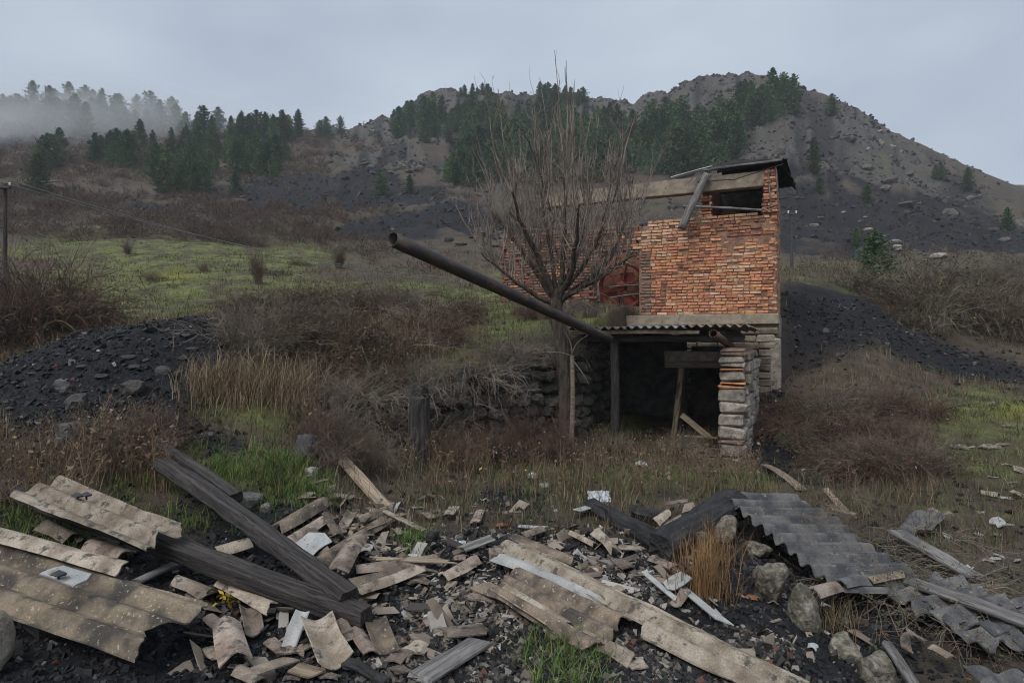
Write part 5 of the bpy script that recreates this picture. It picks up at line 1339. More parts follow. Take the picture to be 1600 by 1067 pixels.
# ================================================================== PLANTS
def bush_geom(seed, nst=55, H=1.0, spread=1.0, droop=.5, nsub=6, nss=3, leaf=0, leafcols=None, leafsize=.03, base=.28, up=(35, 85), r0=.0085):
    rng_ = np.random.default_rng(seed)
    def grow(P0, D, Ls, K, wig, dr):
        n = len(P0); P = np.zeros((n, K, 3)); P[:, 0] = P0; D = D.copy()
        for i in range(1, K):
            D = D + rng_.normal(size=D.shape) * wig; D[:, 2] -= dr * i / K
            D /= np.linalg.norm(D, axis=1, keepdims=True)
            P[:, i] = P[:, i - 1] + D * (Ls / (K - 1))[:, None]
        return P
    a = rng_.uniform(0, 2 * math.pi, nst); rr = base * np.sqrt(rng_.random(nst))
    P0 = np.stack([rr * np.cos(a), rr * np.sin(a), np.full(nst, -.04)], 1)
    el = np.radians(rng_.uniform(up[0], up[1], nst)); a2 = a + rng_.normal(size=nst) * .7
    D = np.stack([np.cos(el) * np.cos(a2) * spread, np.cos(el) * np.sin(a2) * spread, np.sin(el) * H], 1); D /= np.linalg.norm(D, axis=1, keepdims=True)
    Ls = rng_.uniform(.3, 1.0, nst) * np.where(rng_.random(nst) < .14, 1.5, 1.0)
    S = grow(P0, D, Ls, 8, .14, droop)
    bags = Bag(); rr_ = np.linspace(1, .35, 8)[None] * r0 * rng_.uniform(.6, 1.2, (nst, 1))
    bags.add(*tubes(S, rr_, 3))
    def children(S, m, lmin, lmax, K, r, wig):
        n, Ks, _ = S.shape
        i = np.repeat(np.arange(n), m); t = rng_.integers(2, Ks, len(i)) if Ks > 3 else rng_.integers(1, Ks, len(i))
        f = rng_.random(len(i))[:, None]
        p0 = S[i, t] * f + S[i, t - 1] * (1 - f); d = S[i, t] - S[i, t - 1]; d /= np.linalg.norm(d, axis=1, keepdims=True) + 1e-9
        d = d + rng_.normal(size=d.shape) * .55; d[:, 2] += .15; d /= np.linalg.norm(d, axis=1, keepdims=True)
        C = grow(p0, d, rng_.uniform(lmin, lmax, len(i)), K, wig, .1)
        bags.add(*tubes(C, np.linspace(1, .4, K)[None] * r * np.ones((len(i), 1)), 3)); return C
    S2 = children(S, nsub, .18, .45, 5, r0 * .5, .18)
    S3 = children(S2, nss, .08, .22, 3, r0 * .32, .2)
    lb = None
    if leaf:
        lb = Bag(); pool = np.concatenate([S2.reshape(-1, 3), S3.reshape(-1, 3)]); pool = pool[rng_.integers(0, len(pool), leaf)] + rng_.normal(size=(leaf, 3)) * .012
        t1 = rng_.normal(size=(leaf, 3)); t1 /= np.linalg.norm(t1, axis=1, keepdims=True); t2 = np.cross(t1, rng_.normal(size=(leaf, 3))); t2 /= np.linalg.norm(t2, axis=1, keepdims=True)
        s = (leafsize * rng_.uniform(.5, 1.2, leaf))[:, None]
        V = np.stack([pool, pool + t1 * s + t2 * s * .45, pool + t1 * s * 2, pool + t1 * s - t2 * s * .45], 1).reshape(-1, 3)
        lb.add(V, np.arange(leaf * 4).reshape(-1, 4), np.repeat(pick(rng_, leaf, leafcols), 4, 0))
    return bags, lb
C_OLIVE = (.085, .095, .03); C_GREEN = (.07, .11, .03); C_DK = (.035, .055, .022); C_YEL = (.32, .24, .04); C_RED = (.22, .075, .05); C_BRN = (.14, .085, .05); C_PINK = (.45, .25, .2)
BUSH = {}
def def_bush(key, twig, **k):
    b, l = bush_geom(**k)
    BUSH[key] = (b.mesh('branches', M[twig]), l.mesh('leaves', M['leaf']) if l else None)
def_bush('bare1', 'twig_grey', seed=1, nst=60, droop=.25, leaf=250, leafcols=[(3, C_BRN), (1, C_OLIVE)], leafsize=.02)
def_bush('bare2', 'twig_red', seed=2, nst=70, droop=.35, leaf=300, leafcols=[(3, C_BRN), (2, C_RED), (1, C_OLIVE)], leafsize=.02)
def_bush('bram1', 'twig_red', seed=3, nst=50, droop=.75, H=.8, leaf=1300, leafcols=[(2, C_BRN), (2, C_DK), (2, C_OLIVE), (1, C_GREEN), (.15, C_YEL)], leafsize=.028)
def_bush('bram2', 'twig_grey', seed=4, nst=52, droop=.9, H=.7, leaf=800, leafcols=[(3, C_BRN), (2, C_OLIVE), (1, C_DK)], leafsize=.025)
def_bush('rose', 'twig_red', seed=5, nst=75, droop=.55, H=.8, leaf=800, leafcols=[(4, C_BRN), (3, C_RED), (2, C_DK), (.25, C_PINK), (1, C_OLIVE)], leafsize=.028)
def_bush('hedge', 'twig_grey', seed=6, nst=75, droop=.5, leaf=2200, leafcols=[(3, C_OLIVE), (3, C_DK), (2, C_BRN), (.5, C_YEL), (1, C_GREEN)], leafsize=.026)
def_bush('upright', 'twig_red', seed=7, nst=60, droop=.02, spread=.55, H=1.3, base=.2, up=(55, 88), leaf=60, leafcols=[(3, C_BRN), (1, C_YEL)], leafsize=.02)
def_bush('arch', 'twig_grey', seed=8, nst=45, droop=1.25, H=.9, spread=1.2, nsub=4, nss=2, up=(45, 80), leaf=150, leafcols=[(3, C_BRN), (2, C_OLIVE)], leafsize=.022)
def_bush('vine', 'twig_grey', seed=9, nst=26, droop=.5, H=.35, spread=1.4, nsub=5, nss=2, up=(8, 40), r0=.005, leaf=420, leafcols=[(3, C_GREEN), (2, C_OLIVE), (1.5, C_BRN), (.4, C_RED)], leafsize=.02, base=.5)
rbush = np.random.default_rng(15)
def bush(u, v, w, h, key, label, group=None, cat='bush', name='bush', Y=None, zoff=0.0):
    p_ = Vector(pt(u, v, Y)) if Y else hit(u, v)
    if Y: p_.z = gz(p_.x, p_.y)
    root = link(name, None, None, label, cat, group)
    root.matrix_basis = Matrix.Translation((p_.x, p_.y, p_.z + zoff)) @ Matrix.Rotation(rbush.normal() * .12, 4, 'Y') @ Matrix.Rotation(rbush.uniform(0, 6.28), 4, 'Z') @ Matrix.Diagonal((w * rbush.uniform(.75, 1.3), w * rbush.uniform(.75, 1.3), h, 1))
    b, l = BUSH[key]
    link('branches', b, root)
    if l: link('leaves', l, root)
    return root
# left hedge of scrub
for k, (u, v, w, h) in enumerate([(20, 535, 1.3, 1.9), (70, 525, 1.4, 2.1), (120, 528, 1.1, 1.5), (-30, 520, 1.5, 2.2), (45, 500, 1.6, 2.3), (105, 505, 1.2, 1.7), (150, 525, .8, 1.0)]):
    bush(u, v, w, h, ['bare1', 'bare2', 'bram1'][k % 3], 'tall bare brown bush in the thicket at the left edge', 'left edge thicket', Y=12.0 + .5 * (k % 4))
# tangle in the middle distance
for k in range(34):
    u = rbush.uniform(370, 730); v = rbush.uniform(455, 585)
    bush(u, v, rbush.uniform(.7, 1.2), rbush.uniform(.6, 1.15), ['bare2', 'bram1', 'bare1', 'bram2', 'rose'][k % 5], 'brown bramble bush in the tangle behind the slag pile and wall', 'middle tangle of brambles')
for k in range(10):
    u = rbush.uniform(380, 500); v = rbush.uniform(500, 560)
    bush(u, v, rbush.uniform(.7, 1.0), rbush.uniform(.5, .9), ['bram1', 'hedge'][k % 2], 'dark leafy bramble at the right end of the slag pile', 'dark brambles by the slag pile')
# brambles hanging over the retaining wall
for k in range(24):
    u = 470 + k * 18 + rbush.uniform(-12, 12); t = (u - 480) / 420
    v = 640 - 85 * min(1, t * 1.3) + rbush.uniform(-5, 25)
    bush(u, v, rbush.uniform(.5, .9), rbush.uniform(.45, .8), ['arch', 'bram2', 'arch', 'bare1'][k % 4], 'grey bramble canes arching over the retaining wall', 'brambles on the retaining wall')
for k in range(26):
    u = rbush.uniform(480, 880); v = rbush.uniform(690, 735)
    bush(u, v, rbush.uniform(.35, .6), rbush.uniform(.4, .75), ['bare2', 'bare1', 'arch', 'upright'][k % 4], 'low dry bush at the foot of the retaining wall', 'dry bushes at the wall foot')
bush(600, 690, 1.0, 1.0, 'arch', 'pale canes spilling down left of the black post', None)
bush(740, 600, 1.1, .9, 'arch', 'arching canes on the wall top left of the tree', None)
# slag pile foot
for k, (u, v, w, h) in enumerate([(205, 700, .5, .42), (250, 690, .45, .42), (170, 712, .4, .3), (230, 715, .45, .35), (-40, 735, .4, .25)]):
    bush(u, v, w, h, 'bare2' if k % 2 else 'bare1', 'rust brown dead bush at the foot of the slag pile', 'dead bushes at the slag pile foot')
# right hand red bushes
for k in range(26):
    u = rbush.uniform(1215, 1440); v = rbush.uniform(635, 752)
    if u < 1300 and v > 700: v -= 60
    bush(u, v, rbush.uniform(.5, .95), rbush.uniform(.45, .8), ['rose', 'bare1', 'rose', 'bram1', 'bare2', 'hedge'][k % 6], 'brown or reddish bush on the slope right of the pier', 'reddish bushes right of the pier')
for k in range(6):
    bush(rbush.uniform(1200, 1260), rbush.uniform(640, 680), rbush.uniform(.4, .6), rbush.uniform(.35, .55), ['rose', 'bram1'][k % 2], 'dark bramble against the corner of the house', 'brambles at the house corner')
# right hedge
for k in range(22):
    u = rbush.uniform(1420, 1640); Y = rbush.uniform(17.5, 22)
    bush(u, 560, rbush.uniform(1.1, 1.8), rbush.uniform(1.3, 2.0), ['hedge', 'bare2', 'hedge', 'bram1'][k % 4], 'tall olive leaved bush in the hedge at the right edge', 'right edge hedge', Y=Y)
# vines over the fallen sheets
for k in range(17):
    u = rbush.uniform(1330, 1600); v = 830 + (u - 1330) * .35 + rbush.uniform(-40, 90)
    bush(u, min(v, 1040), rbush.uniform(.45, .8), rbush.uniform(.5, .9), 'vine', 'thin green bramble trailing over the dark sheets at right', 'brambles over the dark sheets', zoff=.12)
for k in range(3):
    bush(1240 + 40 * k, 850 - 14 * k, .35, .4, 'vine', 'sprig of bramble lying on the big dark sheet', 'bramble sprigs on the big sheet', zoff=.30)
# scattered far shrubs in the field
for k, (u, v, w, h, key) in enumerate([(405, 445, .75, 1.6, 'upright'), (200, 398, .6, 1.0, 'upright'), (318, 425, .5, .6, 'bare2'), (430, 430, .9, .6, 'bram1'), (530, 420, 1.0, 1.6, 'upright'), (160, 290, 1.2, 2, 'bare1'), (370, 380, 2.2, 1.6, 'hedge'), (400, 384, 2.0, 1.5, 'bare1'), (470, 415, 1.2, .8, 'bram1'), (240, 440, .6, .5, 'bare2')]):
    bush(u, v, w, h, key, ['red stemmed upright bush standing alone in the field', 'small upright bush far left in the field', 'low bush in the middle of the field', 'flat bramble right of the red stemmed bush', 'thin upright bush at the right edge of the field', 'round bare bush on the slope above the field', 'green bush left of the small black mound', 'bare bush left of the small black mound', 'dark bramble below the small black mound', 'tiny bare bush in the near field'][k])
for k in range(10):
    bush(rbush.uniform(1330, 1600), rbush.uniform(425, 455), rbush.uniform(.8, 1.4), rbush.uniform(.8, 1.3), ['hedge', 'bare1'][k % 2], 'low bush along the black road bank', 'bushes along the road bank')
# shed floor growth
for k in range(7):
    bush(rbush.uniform(930, 1110), rbush.uniform(690, 715), rbush.uniform(.35, .6), rbush.uniform(.4, .7), ['bare1', 'arch', 'bram1'][k % 3], 'thorny dry bush in the mouth of the shed', 'bushes in the shed mouth')
for k in range(9):
    bush(rbush.uniform(790, 985), rbush.uniform(480, 500), rbush.uniform(.3, .55), rbush.uniform(.25, .45), ['bare1', 'bare2'][k % 2], 'low dead bush on the bank before the red wheel', 'dead bushes before the red wheel')

# ------------------------------------------------------------------ grasses
def blades(x, y, h, w, lean, cols, rng_, curl=.6):
    n = len(x); z = ground(x, y) - .01
    a = rng_.uniform(0, 2 * math.pi, n); d = np.stack([np.cos(a), np.sin(a)], 1)
    side = np.stack([-d[:, 1], d[:, 0]], 1)
    def P(t, off, wd):
        hor = lean * h * t ** (1 + curl)
        q = np.stack([x + d[:, 0] * hor + side[:, 0] * wd * off, y + d[:, 1] * hor + side[:, 1] * wd * off, z + h * t * (1 - .25 * lean * t)], 1); return q
    V = np.stack([P(0, -.5, w), P(0, .5, w), P(.55, -.4, w), P(.55, .4, w), P(1.0, 0, w)], 1).reshape(-1, 3)
    b = 5 * np.arange(n)[:, None]
    return V, [b + np.array([[2, 3, 4]]), b + np.array([[0, 1, 3, 2]])], np.repeat(cols, 5, 0)
def clumped(x, y, per, sig, rng_):
    n = len(x); i = np.repeat(np.arange(n), per)
    s = sig * (y[i] / 8) ** .5
    return x[i] + rng_.normal(size=len(i)) * s, y[i] + rng_.normal(size=len(i)) * s
rg = np.random.default_rng(120)
# green grass
x, y = polar(12000, -60, 1660, 3.3, 48, rg); k = rg.random(len(x)) < sample(grass, x, y) * 1.0; x, y = clumped(x[k], y[k], 14, .07, rg)
h = rg.uniform(.04, .13, len(x)) * np.clip((y / 6) ** .25, .8, 1.5); w = .004 * (y / 4) ** .8
V, F, c = blades(x, y, h, w, rg.uniform(.2, 1.0, len(x)), pick(rg, len(x), [(3, (.095, .125, .045)), (2, (.14, .165, .06)), (2, (.18, .155, .08)), (1, (.07, .09, .035))]), rg)
link('green_grass', mesh_np('green_grass', V, F, M['grass'], False, c), None, 'short green grass over the field, mound and right hand patch', None, None, 'stuff')
# lush tufts near the beams
x, y = polar(420, 150, 480, 4.6, 6.3, rg); k = rg.random(len(x)) < .2 + .8 * sample(grass, x, y); x, y = x[k], y[k]
x2, y2 = polar(40, 420, 520, 5.3, 6.2, rg); x3, y3 = polar(45, 0, 130, 3.9, 4.7, rg); x4, y4 = polar(14, 620, 680, 4.6, 5.2, rg); x5, y5 = polar(30, 820, 960, 2.95, 3.7, rg)
x, y = clumped(np.concatenate([x, x2, x3, x4, x5]), np.concatenate([y, y2, y3, y4, y5]), 26, .06, rg)
V, F, c = blades(x, y, rg.uniform(.05, .17, len(x)), np.full(len(x), .0055), rg.uniform(.2, 1.2, len(x)), pick(rg, len(x), [(3, (.10, .17, .04)), (2, (.07, .125, .03)), (1, (.17, .20, .06)), (.6, (.2, .16, .08))]), rg)
link('lush_grass', mesh_np('lush_grass', V, F, M['grass'], False, c), None, 'fresh green grass growing around the fallen beams', None, None, 'stuff')
x, y = polar(900, 640, 1180, 6.0, 9.2, rg); k = rg.random(len(x)) < .15 + .85 * sample(grass, x, y); x, y = clumped(x[k], y[k], 16, .08, rg)
V, F, c = blades(x, y, rg.uniform(.05, .14, len(x)), np.full(len(x), .007), rg.uniform(.2, 1.2, len(x)), pick(rg, len(x), [(3, (.085, .12, .042)), (1.5, (.12, .15, .06)), (1.5, (.14, .115, .065))]), rg)
link('yard_grass', mesh_np('yard_grass', V, F, M['grass'], False, c), None, 'mixed green and straw grass in front of the shed', None, None, 'stuff')
# dry grass everywhere on the brown ground
x, y = polar(13000, -60, 1660, 5.2, 48, rg)
k = (rg.random(len(x)) < .8 * (1 - sample(coal, x, y)) * (1 - .82 * sample(grass, x, y)) * (.25 + .9 * fbm(x / (1.0 * (y / 8)), y / (1.0 * (y / 8)), 3, 44))) 
hs = (np.hypot(x - 3.9, y - 12.0) < 1.9); k &= ~hs
x, y = clumped(x[k], y[k], 13, .09, rg)
V, F, c = blades(x, y, (.05 + .26 * rg.random(len(x)) ** 2) * np.clip((y / 8) ** .2, .8, 1.3), .0035 * (y / 4) ** .8, rg.uniform(.1, .9, len(x)), pick(rg, len(x), [(3, (.15, .112, .072)), (2.4, (.085, .064, .044)), (1.2, (.27, .21, .135)), (2.6, (.090, .105, .04)), (1, (.10, .064, .045))]), rg)
link('dry_grass', mesh_np('dry_grass', V, F, M['grass'], False, c), None, 'dead brown grass and weeds covering the slopes and yard', None, None, 'stuff')
# dead weed stalks in the yard
x, y = polar(850, 470, 1180, 6.5, 10.4, rg); n = len(x); K = 4
x6, y6 = polar(200, 130, 270, 5.2, 6.0, rg); x7, y7 = polar(220, -40, 150, 4.5, 5.5, rg); x = np.concatenate([x, x6, x7]); y = np.concatenate([y, y6, y7]); n = len(x)
hh = rg.uniform(.15, .5, n); a = rg.uniform(0, 6.28, n); ln = rg.uniform(.05, .5, n)
t = np.linspace(0, 1, K)
P = np.stack([x[:, None] + (np.cos(a) * ln * hh)[:, None] * t ** 1.5, y[:, None] + (np.sin(a) * ln * hh)[:, None] * t ** 1.5, (ground(x, y) - .02)[:, None] + hh[:, None] * t], -1)
wb = Bag(); wb.add(*tubes(P, np.linspace(.0035, .0015, K)[None] * np.ones((n, 1)), 3), pick(rg, n, [(3, (.15, .10, .065)), (1, (.22, .17, .11))]).repeat(K * 3, 0))
nb = 5
i = np.repeat(np.arange(n), nb); f = rg.uniform(.4, 1, len(i))
p0 = P[i, 0] + (P[i, -1] - P[i, 0]) * f[:, None]; d = rg.normal(size=(len(i), 3)); d[:, 2] = abs(d[:, 2]) + .3; d /= np.linalg.norm(d, axis=1, keepdims=True)
Lb = rg.uniform(.04, .14, len(i))[:, None]; Q = np.stack([p0, p0 + d * Lb], 1)
wb.add(*tubes(Q, np.tile([.002, .0012], (len(i), 1)), 3), pick(rg, len(i), [(3, (.15, .10, .065)), (1, (.2, .15, .1))]).repeat(6, 0))
# seed heads
e = Q[:, 1]; s = rg.uniform(.006, .016, len(e))[:, None]; o1 = rg.normal(size=e.shape) * s; o2 = rg.normal(size=e.shape) * s
wb.add(np.stack([e, e + o1, e + o1 + o2, e + o2], 1).reshape(-1, 3), np.arange(4 * len(e)).reshape(-1, 4), pick(rg, len(e), [(3, (.13, .085, .06)), (2, (.2, .15, .12)), (.15, (.35, .27, .05)), (1, (.08, .10, .04))]).repeat(4, 0))
link('dead_weeds', wb.mesh('dead_weeds', M['grass']), None, 'dead weed stalks with seed heads in the yard before the wall', None, None, 'stuff')

# countable tufts of tall dry grass
def tuft(u, v, rad, h, n, cols, label, group=None, Y=None, lean=(.1, 1.15)):
    p_ = Vector(pt(u, v, Y)) if Y else hit(u, v)
    x = p_.x + rg.normal(size=n) * rad; y = p_.y + rg.normal(size=n) * rad
    V, F, c = blades(x, y, h * rg.uniform(.5, 1.1, n), np.full(n, .0045 * max(1, (p_.y / 5) ** .8)), rg.uniform(lean[0], lean[1], n) ** 1.3 + .1, pick(rg, n, cols), rg, .9)
    V = V - np.array(p_)
    return link('grass_tuft', mesh_np('grass_tuft', V, F, M['grass'], False, c), None, label, 'grass tuft', group, M=Matrix.Translation(p_))
TAN = [(3, (.29, .225, .145)), (2, (.20, .145, .09)), (1.5, (.40, .32, .21)), (1, (.13, .095, .06))]
ORANGE = [(3, (.24, .135, .06)), (2, (.32, .20, .095)), (1.5, (.14, .085, .045))]
tuft(1098, 930, .09, .44, 420, ORANGE, 'rust orange grass tuft beside the longest strip', lean=(.05, .7))
tuft(1120, 880, .07, .40, 160, ORANGE, 'thin orange grass stalks before the concrete lump', lean=(.05, .5))
for k, (u, v) in enumerate([(330, 622), (365, 628), (400, 626), (430, 622), (350, 606), (390, 608), (455, 612), (480, 600), (315, 612), (420, 600), (440, 634), (470, 625)]):
    tuft(u, v, .15, rg.uniform(.30, .62), 190, TAN, 'tall tan grass clump on the mound beside the slag pile', 'tan grass on the mound')
for k, (u, v) in enumerate([(580, 555), (600, 562), (625, 555), (560, 545), (640, 540), (610, 540), (590, 530), (655, 555)]):
    tuft(u, v, .2, rg.uniform(.5, .8), 260, TAN, 'tall tan grass clump behind the mossy wall top', 'tan grass behind the wall')
for k, (u, v) in enumerate([(230, 500), (300, 498), (270, 502), (180, 506)]):
    tuft(u, v, .3, .4, 160, TAN, 'dry grass clump behind the crest of the slag pile', 'dry grass behind the slag crest', Y=11)
tuft(962, 700, .10, .3, 120, [(2, (.10, .16, .04)), (1, (.2, .17, .08))], 'green grass tuft at the foot of the shed post')
tuft(1300, 980, .1, .25, 160, [(2, (.20, .14, .08)), (1, (.10, .09, .05))], 'brown grass tuft in the hollow below the dark sheet')
# moss cushions
for k, (u, v, s, lab) in enumerate([(470, 648, .22, 'bright yellow green moss cushion on the mound edge'), (600, 610, .26, 'yellow green moss on the wall top, left'), (660, 592, .30, 'yellow green moss on the wall top above the black post'), (745, 568, .24, 'moss on the wall top nearer the tree')]):
    p_ = hit(u, v); V, F = stone((s, s * .8, s * .35), 900 + k, ICO3, .06, .1)
    link('moss_cushion', mesh_np('moss_cushion', V, F, M['moss'], True), None, lab, 'moss', M=Matrix.Translation(p_))
# yellow leaves under the beam
b = Bag(); p_ = hit(360, 948); n = 60; pts_ = rg.normal(size=(n, 3)) * np.array([.07, .05, .03]) + np.array([0, 0, .06]); s = .016
o1 = rg.normal(size=(n, 3)) * s; o2 = rg.normal(size=(n, 3)) * s
b.add(np.stack([pts_, pts_ + o1, pts_ + o1 + o2, pts_ + o2], 1).reshape(-1, 3), np.arange(4 * n).reshape(-1, 4), np.tile((.42, .30, .05), (4 * n, 1)))
b.add(*tubes(np.stack([np.zeros((9, 3)), rg.normal(size=(9, 3)) * np.array([.08, .06, .02]) + np.array([0, 0, .07])], 1), np.full((9, 2), .002), 3), np.tile((.1, .07, .04), (54, 1)))
link('yellow_leaves', b.mesh('yellow_leaves', M['leaf']), None, 'small yellow leaves on thin stems under the long beam', None, None, 'stuff', M=Matrix.Translation(p_))

# ------------------------------------------------------------------ the bare tree
tree = link('bare_tree', None, None, 'bare many stemmed tree in front of the brick house', 'tree')
TY = 10.2
tb = Vector(pt(884, 690, TY)); tb.z = gz(tb.x, tb.y) - .05
tree.location = tb
def tp(u, v, dy=0.0):
    return Vector(pt(u, v, TY + dy)) - tb
def spline(ps, n):
    ps = [Vector(p_) for p_ in ps]; out = []
    m = len(ps) - 1
    for i in range(n):
        t_ = i / (n - 1) * m; k_ = min(int(t_), m - 1); f_ = t_ - k_
        p0 = ps[max(k_ - 1, 0)]; p1 = ps[k_]; p2 = ps[k_ + 1]; p3 = ps[min(k_ + 2, m)]
        out.append(.5 * ((2 * p1) + (p2 - p0) * f_ + (2 * p0 - 5 * p1 + 4 * p2 - p3) * f_ ** 2 + (3 * p1 - p0 - 3 * p2 + p3) * f_ ** 3))
    return np.array(out)
rt = np.random.default_rng(66)
trunk = spline([(0, 0, 0), tp(884, 620), tp(878, 540), tp(868, 480), tp(874, 455)], 16)
rad = np.linspace(.135, .10, 16); rad[0] = .175; rad[-1] = .09
V, F = tubes(trunk[None], rad[None] * (1 + .08 * rt.normal(size=(1, 16))), 14)
V += rt.normal(size=V.shape) * .009
link('trunk', mesh_np('trunk', V, F, M['bark'], True), tree)
st2 = spline([tp(893, 690, -.15), tp(895, 620, -.18), tp(894, 556, -.2)], 8); V, F = tubes(st2[None], np.linspace(.045, .035, 8)[None], 8)
link('dead_stem', mesh_np('dead_stem', V, F, M['wood_tan'], True), tree)
dead = []
for (a, b_) in (((894, 556), (830, 552)), ((894, 552), (925, 520)), ((893, 560), (920, 600)), ((894, 552), (880, 515)), ((860, 553), (838, 535))):
    dead.append(spline([tp(*a, -.2), tp((a[0] + b_[0]) / 2 + rt.normal() * 4, (a[1] + b_[1]) / 2 + rt.normal() * 4, -.25), tp(*b_, -.3)], 6))
V, F = tubes(np.array(dead), np.linspace(.014, .004, 6)[None] * np.ones((len(dead), 1)), 5); link('dead_twigs', mesh_np('dead_twigs', V, F, M['twig_grey'], True), tree, kind='stuff')
limb_targets = [  # (points in columns/rows, depth of tip)
    ([(868, 470), (835, 420), (800, 370), (768, 330)], .2), ([(870, 470), (840, 400), (815, 350), (800, 300)], -.7), ([(872, 465), (860, 400), (850, 330), (845, 280)], .3),
    ([(874, 460), (880, 400), (885, 330), (880, 270)], -.3), ([(874, 460), (900, 400), (915, 340), (920, 290)], .5), ([(874, 462), (915, 410), (945, 350), (965, 290)], -.4),
    ([(876, 470), (930, 430), (965, 380), (985, 330)], .3), ([(868, 475), (820, 450), (780, 420), (752, 395)], -.3), ([(876, 470), (925, 440), (960, 420), (990, 400)], -.8),
    ([(870, 465), (850, 420), (830, 390), (820, 340)], .9), ([(874, 460), (895, 420), (900, 370), (905, 320)], -1.0), ([(860, 330), (830, 230), (800, 190), (775, 172)], .2), ([(940, 350), (965, 250), (985, 200), (1003, 172)], .1)]
limbs = []
for k, (ps, dy) in enumerate(limb_targets):
    n_ = len(ps)
    L_ = spline([tp(u, v, dy * i / (n_ - 1)) for i, (u, v) in enumerate(ps)], 12); L_[1:-1] += rt.normal(size=(10, 3)) * .012
    limbs.append(L_)
    r_a, r_b = (.052, .014) if k < 11 else (.020, .005)
    V, F = tubes(L_[None], np.linspace(r_a, r_b, 12)[None] * rt.uniform(.8, 1.15), 9)
    link('limb', mesh_np('limb', V, F, M['bark'], True), tree)
def shoots(n, lmin, lmax, K, r, upb, wig, src, tmin=3):
    out = []; rr_ = []
    for _ in range(n):
        L_ = src[int(rt.integers(len(src)))]; j = int(rt.integers(tmin, len(L_)))
        p_ = L_[j] * (f := rt.random()) + L_[j - 1] * (1 - f)
        d = L_[j] - L_[j - 1]; d = d / (np.linalg.norm(d) + 1e-9); d = d * .5 + rt.normal(size=3) * .42 + np.array([0, 0, upb]); d /= np.linalg.norm(d)
        Ln = rt.uniform(lmin, lmax); P_ = [p_]
        for i in range(1, K):
            d = d + rt.normal(size=3) * wig + np.array([0, 0, .10 * upb]); d /= np.linalg.norm(d); P_.append(P_[-1] + d * Ln / (K - 1))
        out.append(P_); rr_.append(np.linspace(r, r * .35, K) * rt.uniform(.6, 1.2))
    return np.array(out), np.array(rr_)
crown = Bag()
S1, r1_ = shoots(210, .4, 1.8, 8, .0105, 1.15, .085, limbs[:11]); crown.add(*tubes(S1, r1_, 4))
tall = []
for (u0, v0, u1, v1, dy) in [(885, 330, 868, 72, .1), (890, 330, 878, 100, -.1), (880, 330, 888, 150, .2), (900, 330, 898, 135, 0), (893, 340, 910, 165, -.2), (862, 330, 845, 118, .2), (870, 340, 862, 190, 0), (915, 330, 925, 180, .3), (850, 330, 842, 200, -.3), (905, 320, 902, 120, .1), (884, 300, 882, 95, -.1), (780, 350, 735, 225, .1), (800, 340, 770, 230, -.2), (830, 330, 812, 210, 0), (940, 330, 955, 215, 0), (965, 330, 985, 225, 0), (760, 370, 725, 265, .1), (780, 380, 738, 260, -.3)]:
    P_ = spline([tp(u0, v0, dy), tp((u0 + u1) / 2 + rt.normal() * 5, (v0 + v1) / 2, dy * 1.2), tp(u1, v1, dy * 1.4)], 10); P_[1:] += np.cumsum(rt.normal(size=(9, 3)) * .010, 0)
    tall.append(P_)
crown.add(*tubes(np.array(tall), np.linspace(.015, .004, 10)[None] * rt.uniform(.8, 1.2, (len(tall), 1)), 4))
S2, r2_ = shoots(1200, .10, .65, 5, .0056, .75, .17, list(S1) + limbs[:11], 2); crown.add(*tubes(S2, r2_, 3))
S3, r3_ = shoots(1200, .06, .28, 4, .0040, .4, .25, list(S2) + tall, 1); crown.add(*tubes(S3, r3_, 3))
S4, r4_ = shoots(300, .3, 1.0, 7, .0058, -.15, .26, limbs[:11], 2); crown.add(*tubes(S4, r4_, 3))
link('crown', crown.mesh('crown', M['twig'], True), tree, kind='stuff')

# ------------------------------------------------------------------ pines
def pine_geom(seed, wide=.28, whorls=15, per=8, start=.06):
    rng_ = np.random.default_rng(seed); V = []; 
    for w in range(whorls):
        t = start + (1 - start) * (w / (whorls - 1)) ** .95
        r = wide * (1 - t) ** .6 * (.75 + .5 * rng_.random()) + .015
        if t < .2: r *= .75 + t
        for b in range(per):
            a = b * 2 * math.pi / per + rng_.random() * 1.2; rb2 = r * rng_.uniform(.6, 1.15); rise = .10 + .25 * t
            m = max(3, int(10 * rb2 / wide) + 2)
            for i in range(m):
                f = (i + rng_.random()) / m
                c = np.array([math.cos(a) * rb2 * f, math.sin(a) * rb2 * f, t + rb2 * rise * f * 1.2 + rng_.normal() * .008])
                for q in range(3):
                    d = np.array([math.cos(a), math.sin(a), .5]) * .6 + rng_.normal(size=3) * .75; d /= np.linalg.norm(d); s = .026 + .026 * rng_.random()
                    e = np.cross(d, rng_.normal(size=3)); e /= np.linalg.norm(e)
                    V += [c - e * s * .42, c + e * s * .42, c + d * s * 1.5]
    V = np.array(V); return V, np.arange(len(V)).reshape(-1, 3)
PINES = []
for k, (wd_, wh, pr) in enumerate([(.30, 15, 9), (.36, 14, 9), (.42, 13, 10), (.27, 16, 8), (.48, 12, 11)]):
    Vc, Fc = pine_geom(k, wd_, wh, pr); Vt, Ft = tubes(np.array([[[0, 0, -.05], [0, 0, .5], [0, 0, .97]]]), np.array([[.018, .012, .003]]), 5)
    PINES.append((mesh_np('crown', Vc, Fc, M['pine']), mesh_np('trunk', Vt, Ft, M['pine_trunk'])))
rp = np.random.default_rng(200)
